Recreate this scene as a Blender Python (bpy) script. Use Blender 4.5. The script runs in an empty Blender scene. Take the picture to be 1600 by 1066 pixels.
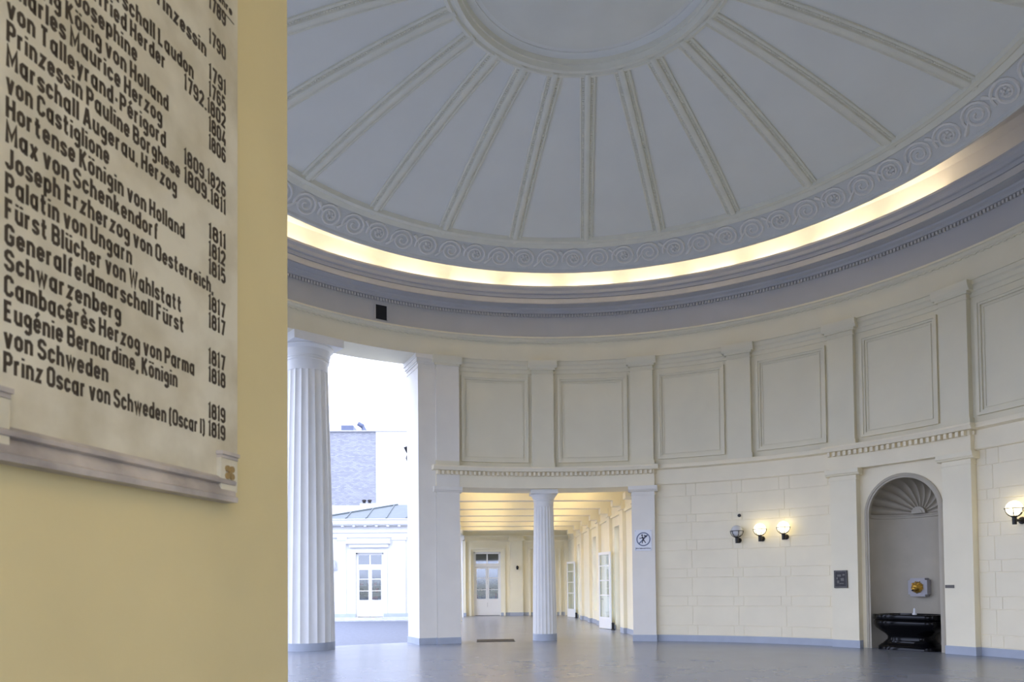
import bpy, math, random
import numpy as np
from mathutils import Matrix, Vector
random.seed(7)
PI = math.pi
scene = bpy.context.scene
col = scene.collection

# ------------------------------------------------------------------ camera
YAW, PITCH, ROLL = math.radians(2.38181), math.radians(1.60697), math.radians(-0.561865)
FPX, SHIFT = 1159.035, 351.607
CAM = Vector((11.971546, -1.886492, 1.6))
fw = Vector((-math.cos(YAW)*math.cos(PITCH), math.sin(YAW)*math.cos(PITCH), math.sin(PITCH)))
r0_ = Vector((math.sin(YAW), math.cos(YAW), 0)); u0_ = r0_.cross(fw)
rt = math.cos(ROLL)*r0_ + math.sin(ROLL)*u0_
up = -math.sin(ROLL)*r0_ + math.cos(ROLL)*u0_
cd = bpy.data.cameras.new('camera')
cam = bpy.data.objects.new('camera', cd); col.objects.link(cam)
cam.matrix_world = Matrix(((rt.x, up.x, -fw.x, CAM.x), (rt.y, up.y, -fw.y, CAM.y), (rt.z, up.z, -fw.z, CAM.z), (0, 0, 0, 1)))
cd.sensor_fit = 'HORIZONTAL'; cd.sensor_width = 36.0; cd.lens = 36.0*FPX/1600.0
cd.shift_y = SHIFT/1600.0; cd.clip_start = 0.05; cd.clip_end = 400
cd.dof.use_dof = True; cd.dof.focus_distance = 19.0; cd.dof.aperture_fstop = 5.6
scene.camera = cam

# ------------------------------------------------------------------ world, exposure
SKY = 1.0
w = bpy.data.worlds.new('overcast_sky'); scene.world = w; w.use_nodes = True
nt = w.node_tree; nt.nodes.clear()
wo = nt.nodes.new('ShaderNodeOutputWorld'); bg = nt.nodes.new('ShaderNodeBackground')
tc = nt.nodes.new('ShaderNodeTexCoord'); sx = nt.nodes.new('ShaderNodeSeparateXYZ'); rp = nt.nodes.new('ShaderNodeValToRGB')
rp.color_ramp.elements[0].position = 0.0; rp.color_ramp.elements[0].color = (0.30, 0.32, 0.36, 1)
rp.color_ramp.elements[1].position = 1.0; rp.color_ramp.elements[1].color = (0.87, 0.955, 1.25, 1)
e = rp.color_ramp.elements.new(0.02); e.color = (0.765, 0.86, 1.20, 1)
nt.links.new(tc.outputs['Generated'], sx.inputs[0]); nt.links.new(sx.outputs['Z'], rp.inputs[0])
nt.links.new(rp.outputs[0], bg.inputs[0]); bg.inputs[1].default_value = SKY
nt.links.new(bg.outputs[0], wo.inputs[0])
vs = scene.view_settings
vs.view_transform = 'Standard'; vs.look = 'None'; vs.gamma = 1.0; vs.use_curve_mapping = False
vs.exposure = 2.03
scene.cycles.use_denoising = True
scene.cycles.max_bounces = 10; scene.cycles.diffuse_bounces = 8
scene.cycles.sample_clamp_indirect = 6.0

# ------------------------------------------------------------------ materials
def mat(name, c, rough=0.6, metal=0.0, var=0.06, scale=3.0, bump=0.0, bscale=60.0, emit=None, estr=0.0, spec=0.5, coat=0.0, c2=None, fac_lo=0.35, fac_hi=0.7, detail=4.0):
    m = bpy.data.materials.new(name); m.use_nodes = True
    nt = m.node_tree; b = nt.nodes['Principled BSDF']
    b.inputs['Roughness'].default_value = rough; b.inputs['Metallic'].default_value = metal
    b.inputs['Specular IOR Level'].default_value = spec
    b.inputs['Coat Weight'].default_value = coat
    tc = nt.nodes.new('ShaderNodeTexCoord')
    n = nt.nodes.new('ShaderNodeTexNoise'); n.inputs['Scale'].default_value = scale; n.inputs['Detail'].default_value = detail
    nt.links.new(tc.outputs['Object'], n.inputs['Vector'])
    r = nt.nodes.new('ShaderNodeValToRGB')
    r.color_ramp.elements[0].position = fac_lo; r.color_ramp.elements[1].position = fac_hi
    d = c2 if c2 else tuple(x*(1-var) for x in c)
    r.color_ramp.elements[0].color = (*d, 1); r.color_ramp.elements[1].color = (*c, 1)
    nt.links.new(n.outputs['Fac'], r.inputs[0]); nt.links.new(r.outputs[0], b.inputs['Base Color'])
    if bump:
        n2 = nt.nodes.new('ShaderNodeTexNoise'); n2.inputs['Scale'].default_value = bscale; n2.inputs['Detail'].default_value = 3
        nt.links.new(tc.outputs['Object'], n2.inputs['Vector'])
        bp = nt.nodes.new('ShaderNodeBump'); bp.inputs['Strength'].default_value = bump; bp.inputs['Distance'].default_value = 0.01
        nt.links.new(n2.outputs['Fac'], bp.inputs['Height']); nt.links.new(bp.outputs[0], b.inputs['Normal'])
    if emit:
        b.inputs['Emission Color'].default_value = (*emit, 1); b.inputs['Emission Strength'].default_value = estr
    return m

M = {}
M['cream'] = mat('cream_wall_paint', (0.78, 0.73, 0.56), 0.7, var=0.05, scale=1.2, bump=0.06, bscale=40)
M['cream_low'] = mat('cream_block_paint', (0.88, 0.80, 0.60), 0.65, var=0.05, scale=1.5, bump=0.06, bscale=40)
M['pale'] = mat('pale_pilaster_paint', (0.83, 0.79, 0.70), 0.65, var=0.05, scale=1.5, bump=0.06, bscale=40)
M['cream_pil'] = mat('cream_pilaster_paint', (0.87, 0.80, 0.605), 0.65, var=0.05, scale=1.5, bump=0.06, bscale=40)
M['white'] = mat('white_column_paint', (0.80, 0.795, 0.76), 0.6, var=0.05, scale=2.0, bump=0.05)
M['yellow'] = mat('yellow_cream_corridor_paint', (0.88, 0.82, 0.62), 0.65, var=0.04, scale=1.5, bump=0.05)
M['ochre'] = mat('ochre_plaster', (0.64, 0.54, 0.275), 0.75, var=0.07, scale=2.0, bump=0.06, bscale=55)
M['dome'] = mat('blue_grey_dome_plaster', (0.79, 0.785, 0.70), 0.8, var=0.04, scale=0.9)
M['rib'] = mat('dome_rib_plaster', (0.80, 0.775, 0.63), 0.75, var=0.05, scale=3)
M['disc'] = mat('oculus_plaster', (0.78, 0.77, 0.66), 0.8, var=0.07, scale=1.2)
M['frieze'] = mat('frieze_plaster', (0.66, 0.655, 0.60), 0.75, var=0.06, scale=4)
M['scroll'] = mat('scroll_plaster', (0.80, 0.77, 0.69), 0.7, var=0.06, scale=6)
M['fascia'] = mat('blue_grey_fascia_paint', (0.475, 0.475, 0.475), 0.7, var=0.06, scale=1.0)
M['cornice'] = mat('cornice_plaster', (0.58, 0.56, 0.52), 0.7, var=0.06, scale=3)
M['base'] = mat('grey_blue_base_paint', (0.40, 0.44, 0.51), 0.5, var=0.08, scale=4)
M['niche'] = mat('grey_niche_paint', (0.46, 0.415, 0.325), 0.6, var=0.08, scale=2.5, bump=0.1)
M['black_marble'] = mat('black_marble', (0.002, 0.002, 0.003), 0.10, var=0.3, scale=5, spec=0.18)
M['marble'] = mat('veined_pale_marble', (0.615, 0.57, 0.42), 0.45, scale=6, c2=(0.45, 0.40, 0.265), fac_lo=0.3, fac_hi=0.62, detail=9)
M['grey_marble'] = mat('grey_veined_marble', (0.52, 0.46, 0.38), 0.4, scale=7, c2=(0.27, 0.235, 0.20), fac_lo=0.3, fac_hi=0.65, detail=10)
M['letter'] = mat('dark_inlaid_letters', (0.045, 0.03, 0.014), 0.6)
M['gold'] = mat('gilded_bronze', (0.85, 0.52, 0.10), 0.3, metal=0.9, var=0.25, scale=25)
M['bronze'] = mat('dark_bronze', (0.035, 0.032, 0.03), 0.45, metal=0.5, var=0.4, scale=30)
M['bronze_hi'] = mat('worn_bronze_relief', (0.11, 0.10, 0.085), 0.4, metal=0.5, var=0.3, scale=30)
M['iron'] = mat('black_iron', (0.02, 0.017, 0.016), 0.45, metal=0.3, var=0.2)
M['globe_on'] = mat('lit_opal_glass', (0.95, 0.93, 0.88), 0.3, emit=(1.0, 0.86, 0.52), estr=1.0)
M['globe_off'] = mat('unlit_opal_glass', (0.62, 0.62, 0.62), 0.15, var=0.03)
M['tube'] = mat('lit_tube', (0.95, 0.9, 0.8), 0.4, emit=(1.0, 0.82, 0.55), estr=7.0)
M['tube_warm'] = mat('lit_corridor_tube', (0.95, 0.9, 0.8), 0.4, emit=(1.0, 0.76, 0.42), estr=6.0)
M['dark'] = mat('dark_void', (0.01, 0.01, 0.011), 0.9)
M['signwhite'] = mat('white_enamel', (0.80, 0.81, 0.83), 0.35, var=0.02)
M['signblue'] = mat('blue_grey_print', (0.16, 0.19, 0.27), 0.5, var=0.05)
M['signblack'] = mat('black_print', (0.03, 0.03, 0.05), 0.5)
M['frame'] = mat('white_door_lacquer', (0.82, 0.81, 0.77), 0.35, var=0.02)
M['wall_out'] = mat('white_render', (0.70, 0.70, 0.69), 0.7, var=0.03)
M['roofmetal'] = mat('pale_sheet_metal_roof', (0.10, 0.12, 0.12), 0.55, var=0.15, scale=3)
M['shopdark'] = mat('shop_interior', (0.09, 0.10, 0.12), 0.8)
M['pave'] = mat('blue_grey_paving', (0.125, 0.14, 0.185), 0.6, var=0.25, scale=9, bump=0.2, bscale=14)
M['step'] = mat('pale_stone_step', (0.55, 0.56, 0.58), 0.6, var=0.2, scale=4)
M['duct'] = mat('galvanised_duct', (0.12, 0.14, 0.21), 0.5, var=0.1)
M['goods'] = [mat('shop_goods_%s' % n, c, 0.5, var=0.3, scale=14) for n, c in (('grey', (0.20, 0.22, 0.26)), ('dark', (0.05, 0.055, 0.07)), ('pale', (0.5, 0.52, 0.55)), ('red', (0.4, 0.07, 0.07)))]

def stone_floor():
    m = mat('polished_grey_stone', (0.30, 0.31, 0.335), 0.24, spec=0.6)
    nt = m.node_tree; b = nt.nodes['Principled BSDF']; tc = nt.nodes.new('ShaderNodeTexCoord')
    v = nt.nodes.new('ShaderNodeTexVoronoi'); v.inputs['Scale'].default_value = 9.0
    n1 = nt.nodes.new('ShaderNodeTexNoise'); n1.inputs['Scale'].default_value = 0.55; n1.inputs['Detail'].default_value = 6
    n2 = nt.nodes.new('ShaderNodeTexNoise'); n2.inputs['Scale'].default_value = 1.2; n2.inputs['Detail'].default_value = 3
    for x in (v, n1, n2): nt.links.new(tc.outputs['Object'], x.inputs['Vector'])
    r1 = nt.nodes.new('ShaderNodeValToRGB'); r1.color_ramp.elements[0].position = 0.3; r1.color_ramp.elements[1].position = 0.72
    r1.color_ramp.elements[0].color = (0.196, 0.213, 0.258, 1); r1.color_ramp.elements[1].color = (0.212, 0.229, 0.272, 1)
    nt.links.new(n2.outputs['Fac'], r1.inputs[0])
    mx = nt.nodes.new('ShaderNodeMixRGB'); mx.blend_type = 'MULTIPLY'; mx.inputs[0].default_value = 0.0
    nt.links.new(r1.outputs[0], mx.inputs[1]); nt.links.new(v.outputs['Color'], mx.inputs[2])
    hs = nt.nodes.new('ShaderNodeHueSaturation'); hs.inputs['Saturation'].default_value = 0.9
    nt.links.new(mx.outputs[0], hs.inputs['Color']); nt.links.new(hs.outputs[0], b.inputs['Base Color'])
    mr = nt.nodes.new('ShaderNodeMapRange'); mr.inputs['To Min'].default_value = 0.22; mr.inputs['To Max'].default_value = 0.28; b.inputs['IOR'].default_value = 1.75
    nt.links.new(n2.outputs['Fac'], mr.inputs[0]); nt.links.new(mr.outputs[0], b.inputs['Roughness'])
    return m
M['floor'] = stone_floor()

def brick_mat():
    m = mat('grey_brick', (0.5, 0.5, 0.55), 0.85)
    nt = m.node_tree; b = nt.nodes['Principled BSDF']; tc = nt.nodes.new('ShaderNodeTexCoord')
    sp = nt.nodes.new('ShaderNodeSeparateXYZ'); mp = nt.nodes.new('ShaderNodeCombineXYZ')
    nt.links.new(tc.outputs['Object'], sp.inputs[0]); nt.links.new(sp.outputs['Y'], mp.inputs['X']); nt.links.new(sp.outputs['Z'], mp.inputs['Y'])
    k = nt.nodes.new('ShaderNodeTexBrick'); k.inputs['Scale'].default_value = 1.0
    k.inputs['Brick Width'].default_value = 0.34; k.inputs['Row Height'].default_value = 0.12; k.inputs['Mortar Size'].default_value = 0.012
    k.inputs['Color1'].default_value = (0.26, 0.265, 0.29, 1); k.inputs['Color2'].default_value = (0.36, 0.365, 0.39, 1); k.inputs['Mortar'].default_value = (0.24, 0.245, 0.26, 1)
    nt.links.new(mp.outputs[0], k.inputs['Vector']); nt.links.new(k.outputs['Color'], b.inputs['Base Color'])
    return m
M['brick'] = brick_mat()

def glass_mat():
    m = bpy.data.materials.new('window_glass'); m.use_nodes = True; nt = m.node_tree; nt.nodes.clear()
    o = nt.nodes.new('ShaderNodeOutputMaterial'); mx = nt.nodes.new('ShaderNodeMixShader')
    t = nt.nodes.new('ShaderNodeBsdfTransparent'); t.inputs[0].default_value = (0.90, 0.95, 0.95, 1)
    g = nt.nodes.new('ShaderNodeBsdfGlossy'); g.inputs['Roughness'].default_value = 0.03
    lw = nt.nodes.new('ShaderNodeLayerWeight'); pw = nt.nodes.new('ShaderNodeMath'); pw.operation = 'POWER'; pw.inputs[1].default_value = 4.0
    ad = nt.nodes.new('ShaderNodeMath'); ad.operation = 'MULTIPLY_ADD'; ad.inputs[1].default_value = 0.7; ad.inputs[2].default_value = 0.13
    nt.links.new(lw.outputs['Facing'], pw.inputs[0]); nt.links.new(pw.outputs[0], ad.inputs[0]); nt.links.new(ad.outputs[0], mx.inputs[0]); nt.links.new(t.outputs[0], mx.inputs[1]); nt.links.new(g.outputs[0], mx.inputs[2])
    nt.links.new(mx.outputs[0], o.inputs[0]); return m
M['glass'] = glass_mat()

# ------------------------------------------------------------------ mesh helpers
def tag(o, label=None, cat=None, group=None, kind=None):
    if label: o['label'] = label
    if cat: o['category'] = cat
    if group: o['group'] = group
    if kind: o['kind'] = kind
    return o
def empty(name, loc=(0, 0, 0)):
    o = bpy.data.objects.new(name, None); col.objects.link(o); o.location = loc; o.empty_display_size = 0.1
    return o
def pol(r, deg, z=0.0):
    t = math.radians(deg); return (-r*math.cos(t), r*math.sin(t), z)

class MB:
    def __init__(s): s.v = []; s.f = []
    def add(s, vs, fs):
        b = len(s.v); s.v += [tuple(p) for p in vs]; s.f += [tuple(i+b for i in f) for f in fs]
    def hexa(s, p):  # 8 points: bottom 4 ccw, top 4
        s.add(p, [(0, 3, 2, 1), (4, 5, 6, 7), (0, 1, 5, 4), (1, 2, 6, 5), (2, 3, 7, 6), (3, 0, 4, 7)])
    def box(s, x0, x1, y0, y1, z0, z1):
        s.hexa([(x0, y0, z0), (x1, y0, z0), (x1, y1, z0), (x0, y1, z0), (x0, y0, z1), (x1, y0, z1), (x1, y1, z1), (x0, y1, z1)])
    def fbox(s, F, u0, u1, n0, n1, z0, z1):  # box in a local frame F(u, n, z)
        s.hexa([F(u0, n0, z0), F(u1, n0, z0), F(u1, n1, z0), F(u0, n1, z0), F(u0, n0, z1), F(u1, n0, z1), F(u1, n1, z1), F(u0, n1, z1)])
    def sweep(s, prof, a0, a1, step=2.0, closed=True, full=False):
        """profile of (r, z) swept round the rotunda axis from a0 to a1 degrees"""
        n = max(1, int(math.ceil(abs(a1-a0)/step))); m = len(prof); vs = []; fs = []
        cnt = n if full else n+1
        for i in range(cnt):
            a = a0+(a1-a0)*i/n
            for r, z in prof: vs.append(pol(r, a, z))
        for i in range(n):
            j = (i+1) % cnt
            for k in range(m if closed else m-1):
                l = (k+1) % m
                fs.append((i*m+k, j*m+k, j*m+l, i*m+l))
        if closed and not full:
            fs.append(tuple(range(m))[::-1]); fs.append(tuple(n*m+k for k in range(m)))
        s.add(vs, fs)
    def arc(s, r0, r1, a0, a1, z0, z1, step=2.0):
        s.sweep([(r0, z0), (r1, z0), (r1, z1), (r0, z1)], a0, a1, step)
    def lathe(s, prof, c=(0, 0, 0), n=24, caps=True):
        m = len(prof); vs = []; fs = []
        for i in range(n):
            a = 2*PI*i/n
            for r, z in prof: vs.append((c[0]+r*math.cos(a), c[1]+r*math.sin(a), c[2]+z))
        for i in range(n):
            j = (i+1) % n
            for k in range(m-1): fs.append((i*m+k, j*m+k, j*m+k+1, i*m+k+1))
        if caps:
            fs.append(tuple(i*m for i in range(n))[::-1]); fs.append(tuple(i*m+m-1 for i in range(n)))
        s.add(vs, fs)
    def tube(s, pts, r, n=8, caps=True, closed=False):
        pts = [Vector(p) for p in pts]; m = len(pts); vs = []; fs = []
        for i, p in enumerate(pts):
            a = pts[(i-1) % m] if (closed or i > 0) else p; b = pts[(i+1) % m] if (closed or i < m-1) else p
            t = (b-a).normalized(); ref = Vector((0, 0, 1)) if abs(t.z) < 0.9 else Vector((1, 0, 0))
            x = t.cross(ref).normalized(); y = x.cross(t)
            rr = r[i] if isinstance(r, (list, tuple)) else r
            for k in range(n):
                q = 2*PI*k/n; vs.append(p+rr*(math.cos(q)*x+math.sin(q)*y))
        for i in range(m if closed else m-1):
            j = (i+1) % m
            for k in range(n):
                l = (k+1) % n; fs.append((i*n+k, i*n+l, j*n+l, j*n+k))
        if caps and not closed:
            fs.append(tuple(range(n))[::-1]); fs.append(tuple((m-1)*n+k for k in range(n)))
        s.add(vs, fs)
    def sphere(s, c, r, n=24, m=14, sc=(1, 1, 1), a0=-90, a1=90):
        vs = []; fs = []
        for j in range(m+1):
            t = math.radians(a0+(a1-a0)*j/m)
            for i in range(n):
                a = 2*PI*i/n; vs.append((c[0]+r*sc[0]*math.cos(t)*math.cos(a), c[1]+r*sc[1]*math.cos(t)*math.sin(a), c[2]+r*sc[2]*math.sin(t)))
        for j in range(m):
            for i in range(n):
                k = (i+1) % n; fs.append((j*n+i, j*n+k, (j+1)*n+k, (j+1)*n+i))
        s.add(vs, fs)
    def prism(s, pts, F, n0, n1):  # outline in (u, z) extruded along n in frame F
        m = len(pts); vs = [F(u, n0, z) for u, z in pts]+[F(u, n1, z) for u, z in pts]
        fs = [tuple(range(m)), tuple(range(m, 2*m))[::-1]]
        for i in range(m):
            j = (i+1) % m; fs.append((i, i+m, j+m, j))
        s.add(vs, fs)
    def build(s, name, material, parent=None, smooth=None, kind=None):
        me = bpy.data.meshes.new(name); me.from_pydata(s.v, [], s.f); me.validate()
        bmfix(me)
        me.materials.append(material)
        if smooth:
            me.shade_smooth(); me.set_sharp_from_angle(angle=math.radians(smooth))
        o = bpy.data.objects.new(name, me); col.objects.link(o)
        if parent is not None:
            o.parent = parent
            if parent.location.length > 0 or parent.parent is not None:
                me.transform(Matrix.Translation(-world_loc(parent)))
        if kind: o['kind'] = kind
        return o
import bmesh
def bmfix(me):
    b = bmesh.new(); b.from_mesh(me)
    bmesh.ops.recalc_face_normals(b, faces=b.faces[:]); b.to_mesh(me); b.free()
def world_loc(o):
    v = Vector(o.location)
    while o.parent is not None:
        o = o.parent; v = v+Vector(o.location)
    return v
def frame_at(r, deg, z=0.0):
    """tangent frame on the rotunda wall: u to the right seen from inside, n outward (into the wall), z up"""
    t = math.radians(deg); o = Vector(pol(r, deg, z)); n = Vector((-math.cos(t), math.sin(t), 0)); u = Vector((math.sin(t), math.cos(t), 0))
    return lambda a, b, c: tuple(o+u*a+n*b+Vector((0, 0, c)))
def structure(name, mb, m, smooth=40, parent=None):
    return mb.build(name, m, parent, smooth, 'structure' if parent is None else None)

# ------------------------------------------------------------------ levels (metres)
A = 360.0/22
R_PIL, R_WALL, R_ATTIC, R_OUT = 9.60, 9.78, 9.74, 10.75
Z_ENT, Z_DEN, Z_COR, Z_ATT, Z_SOF, Z_RING, Z_FAS = 4.47, 4.83, 4.925, 5.065, 8.22, 8.775, 8.90
PILS = {-1: -17.1, 0: -0.25, 1: 16.9, 2: 33.05, 3: 48.95, 4: 65.0}
for k in range(5, 11): PILS[k] = k*A
HW = 1.95  # pilaster half width in degrees

# ------------------------------------------------------------------ floor, ground
fl = MB()
ring = [pol(10.72, a) for a in np.linspace(0, 360, 181)[:-1]]
vs = [(x, y, 0.0) for x, y, _ in ring]+[(x, y, -0.3) for x, y, _ in ring]
n_ = len(ring); fl.add(vs, [tuple(range(n_)), tuple(range(n_, 2*n_))]+[(i, (i+1) % n_, (i+1) % n_+n_, i+n_) for i in range(n_)])
o_floor = structure('floor', fl, M['floor'], None)
f2 = MB(); f2.box(-29.3, -10.15, -3.25, 3.6, -0.3, -0.001); structure('floor_corridor_far', f2, M['floor'], None)
f2 = MB(); f2.box(10.15, 18.0, -3.25, 3.6, -0.3, -0.001); structure('floor_corridor_near', f2, M['floor'], None)
g = MB(); g.box(-120, 60, -90, 40, -0.6, -0.15); structure('ground', g, M['pave'], None)

# ------------------------------------------------------------------ ring beam (cream) with its crown moulding
b = MB()
b.sweep([(R_PIL, Z_SOF), (R_OUT, Z_SOF), (R_OUT, 9.2), (9.62, 9.2), (9.62, Z_FAS), (9.455, Z_FAS-.005), (9.455, 8.85), (9.50, 8.84), (9.51, 8.81), (9.55, 8.785), (9.565, 8.78), (9.565, Z_RING-.02), (R_PIL, Z_RING-.025)], 0, 360, 2.0, True, True)
ringbeam = structure('wall_ring_beam', b, M['cream'])
# small bead row under the moulding
b = MB()
for i in range(360):
    if -75 < (a := i-180) < 90: b.arc(9.57, 9.60, a, a+0.5, 8.735, 8.76, 1)
b.build('bead_row', M['cream'], ringbeam, None)

# ------------------------------------------------------------------ blue-grey fascia and cornice with its cove tray
b = MB()
b.sweep([(9.62, 8.885), (9.53, 8.885), (9.53, 9.56), (9.44, 9.57), (9.43, 9.62), (9.36, 9.66), (9.34, 9.70), (9.12, 9.72), (9.11, 9.88), (9.06, 9.885), (9.045, 9.965), (8.985, 9.97), (8.96, 10.05), (8.90, 10.10), (8.88, 10.11), (8.875, 10.16), (8.93, 10.16), (8.97, 9.98), (9.40, 9.98), (9.62, 9.98)], 0, 360, 2.0, True, True)
cornice = structure('wall_cornice', b, M['fascia'], 25)
b = MB()
for i in range(720):
    a = i*0.5
    d = (a+180) % 360-180
    if -75 < d < 90: b.arc(9.465, 9.53, d, d+0.28, 9.49, 9.56, 1)
b.build('dentil_row', M['cornice'], cornice, None)
b = MB(); b.sweep([(9.108, 9.73), (9.108, 9.875), (9.09, 9.875), (9.09, 9.73)], 0, 360, 2.0, True, True)
b.build('cornice_band', M['cornice'], cornice, 30)
# cove: drum wall behind the tray and slope up to the foot of the dome
b = MB()
b.sweep([(9.40, 9.97), (9.40, 10.62), (9.33, 10.80), (9.15, 10.90), (8.2, 10.50), (7.97, 10.24), (7.97, 10.34), (8.15, 10.6), (9.15, 11.0), (9.62, 11.0), (9.62, 9.97)], 0, 360, 2.0, True, True)
cove = structure('wall_cove', b, mat('cove_white_paint', (0.82, 0.79, 0.74), 0.8, var=0.05, scale=2), 30)
# lamps: fluorescent tubes in the tray, lit from -74 to 66.6 degrees
edges = [-72.5, -61.8, -51.0, -40.2, -29.1, -17.7, -7.3, 3.0, 13.9, 24.1, 34.8, 44.8, 55.8, 66.6]
for i in range(len(edges)-1):
    g0 = 1.15
    t = MB(); t.tube([pol(9.31, a, 10.21) for a in np.linspace(edges[i]+g0, edges[i+1]-g0, 7)], 0.022, 8)
    t.build('lamp_tube', M['tube'], cornice, 60)
    t = MB()
    for a in (edges[i]+g0-.12, edges[i+1]-g0-.12): t.arc(9.27, 9.36, a, a+.24, 9.98, 10.25, 1)
    t.build('lamp_holder', M['frame'], cornice, None)

# ------------------------------------------------------------------ dome
RD, HD, RO, HO, SAG = 7.284, 10.658, 2.391, 11.859, 0.11
def dome_z(r):
    t = (RD-r)/(RD-RO); return HD+(HO-HD)*t+4*SAG*t*(1-t)
prof = [(r, dome_z(r)) for r in np.linspace(RD, RO, 13)]
b = MB(); b.sweep([(RO, HO+.02), (RO-.3, HO+.1), (RO-.3, HO+.4), (8.1, 11.2), (8.0, 10.9), (RD+.03, HD+.02)]+prof, 0, 360, 2.5, True, True)
dome = structure('ceiling', b, M['dome'], 30)
b = MB(); b.sweep([(RO+.16, dome_z(RO+.16)), (RO+.15, HO-.08), (RO+.08, HO-.10), (RO+.05, HO-.06), (RO, HO-.06), (RO-.03, HO-.12), (RO-.10, HO-.12), (RO-.13, HO-.03), (RO-.16, HO-.03), (RO-.18, HO+.12), (RO+.16, HO+.12)], 0, 360, 2.5, True, True)
b.build('oculus_ring', M['rib'], dome, 30)
b = MB(); b.lathe([(0.01, HO+.12), (2.05, HO+.12), (2.4, HO+.10), (2.4, HO+.3), (0.01, HO+.3)], n=72); b.build('oculus_disc', M['dome'], dome, 30)
b = MB(); b.lathe([(0.01, HO+.11), (2.0, HO+.11), (2.01, HO+.13), (0.01, HO+.13)], n=72); b.build('oculus_panel', M['disc'], dome, 30)
# ribs: stepped profile, one mesh each, with a bead row down both sides
def rib(deg):
    b = MB(); rs = np.linspace(RD-.02, RO+.05, 12); F = lambda r, u, d: Vector(pol(r, deg, 0))+Vector((math.sin(math.radians(deg)), math.cos(math.radians(deg)), 0))*u+Vector((0, 0, dome_z(r)-d))
    pr = [(-.165, -.02), (-.165, .035), (-.135, .05), (-.115, .03), (-.07, .03), (-.06, .075), (-.03, .09), (.03, .09), (.06, .075), (.07, .03), (.115, .03), (.135, .05), (.165, .035), (.165, -.02)]
    m = len(pr); vs = []; fs = []
    for r in rs:
        for u, d in pr: vs.append(F(r, u, d))
    for i in range(len(rs)-1):
        for k in range(m-1): fs.append((i*m+k, (i+1)*m+k, (i+1)*m+k+1, i*m+k+1))
    b.add(vs, fs)
    L = 90
    for i in range(L):
        r = RO+.2+(RD-.2-RO-.2)*i/L
        for s_ in (-1, 1):
            u0, u1 = s_*.072, s_*.108
            b.hexa([F(r, u0, .028), F(r+.03, u0, .028), F(r+.03, u1, .028), F(r, u1, .028), F(r, u0, .046), F(r+.03, u0, .046), F(r+.03, u1, .046), F(r, u1, .046)])
    return b.build('rib', M['rib'], dome, 30)
for k in range(24): rib(7.5+15*k)
# foot moulding and frieze band with running scrolls
b = MB()
b.sweep([(RD-.17, dome_z(RD-.17)), (RD-.16, HD-.05), (RD-.08, HD-.07), (RD-.03, HD-.05), (RD, HD-.08), (RD+.06, HD-.13), (RD+.10, HD-.11), (RD+.12, HD+.2), (RD-.1, HD+.2)], 0, 360, 2.5, True, True)
b.build('foot_moulding', M['rib'], dome, 25)
FR = [(7.39, 10.555), (7.80, 10.175)]
b = MB()
b.sweep([FR[0], FR[1], (7.82, 10.12), (7.86, 10.10), (7.90, 10.11), (7.93, 10.17), (7.97, 10.19), (7.98, 10.26), (7.5, 10.8), (7.36, 10.75)], 0, 360, 2.5, True, True)
frieze = b.build('frieze', M['frieze'], dome, 25)
b = MB()
dr, dz = FR[1][0]-FR[0][0], FR[1][1]-FR[0][1]; Lf = math.hypot(dr, dz); nr, nz = dz/Lf, -dr/Lf  # inward normal
def fpt(ang, s_, h): return pol(FR[0][0]+dr*s_/Lf+nr*h, ang, FR[0][1]+dz*s_/Lf+nz*h)
for k in range(72):
    a0 = k*5.0
    d = (a0+180) % 360-180
    if not (-85 < d < 105): continue
    kpd = math.degrees(1/7.6)
    flip = k % 2
    pts = []; rad = []
    turns = 2.3
    for i in range(34):
        q = i/33; ro = 0.245*(1-q)**0.9+0.028; ph = PI*0.9+turns*2*PI*q*(1 if not flip else 1)
        pts.append(fpt(a0+math.cos(ph)*ro*1.12*kpd, Lf*.5+math.sin(ph)*ro*(1 if not flip else 1), 0.008)); rad.append(0.034-0.010*q)
    b.tube(pts, rad, 5)
    # linking stem and leaf between spirals
    st = [fpt(a0+(-.40+.22*i/5)*kpd, Lf*.5+(.20*(1-2*flip))*math.sin(PI*(.5+i/10))*(1-i/9), .006) for i in range(6)]
    b.tube(st, [.04, .045, .04, .032, .025, .018], 5)
    if flip:
        for j in range(6):
            q = j*PI/3; b.sphere(fpt(a0+math.cos(q)*.075*kpd, Lf*.5+math.sin(q)*.075, .012), .036, 6, 4)
b.build('scroll_relief', M['scroll'], frieze, 50)

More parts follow.
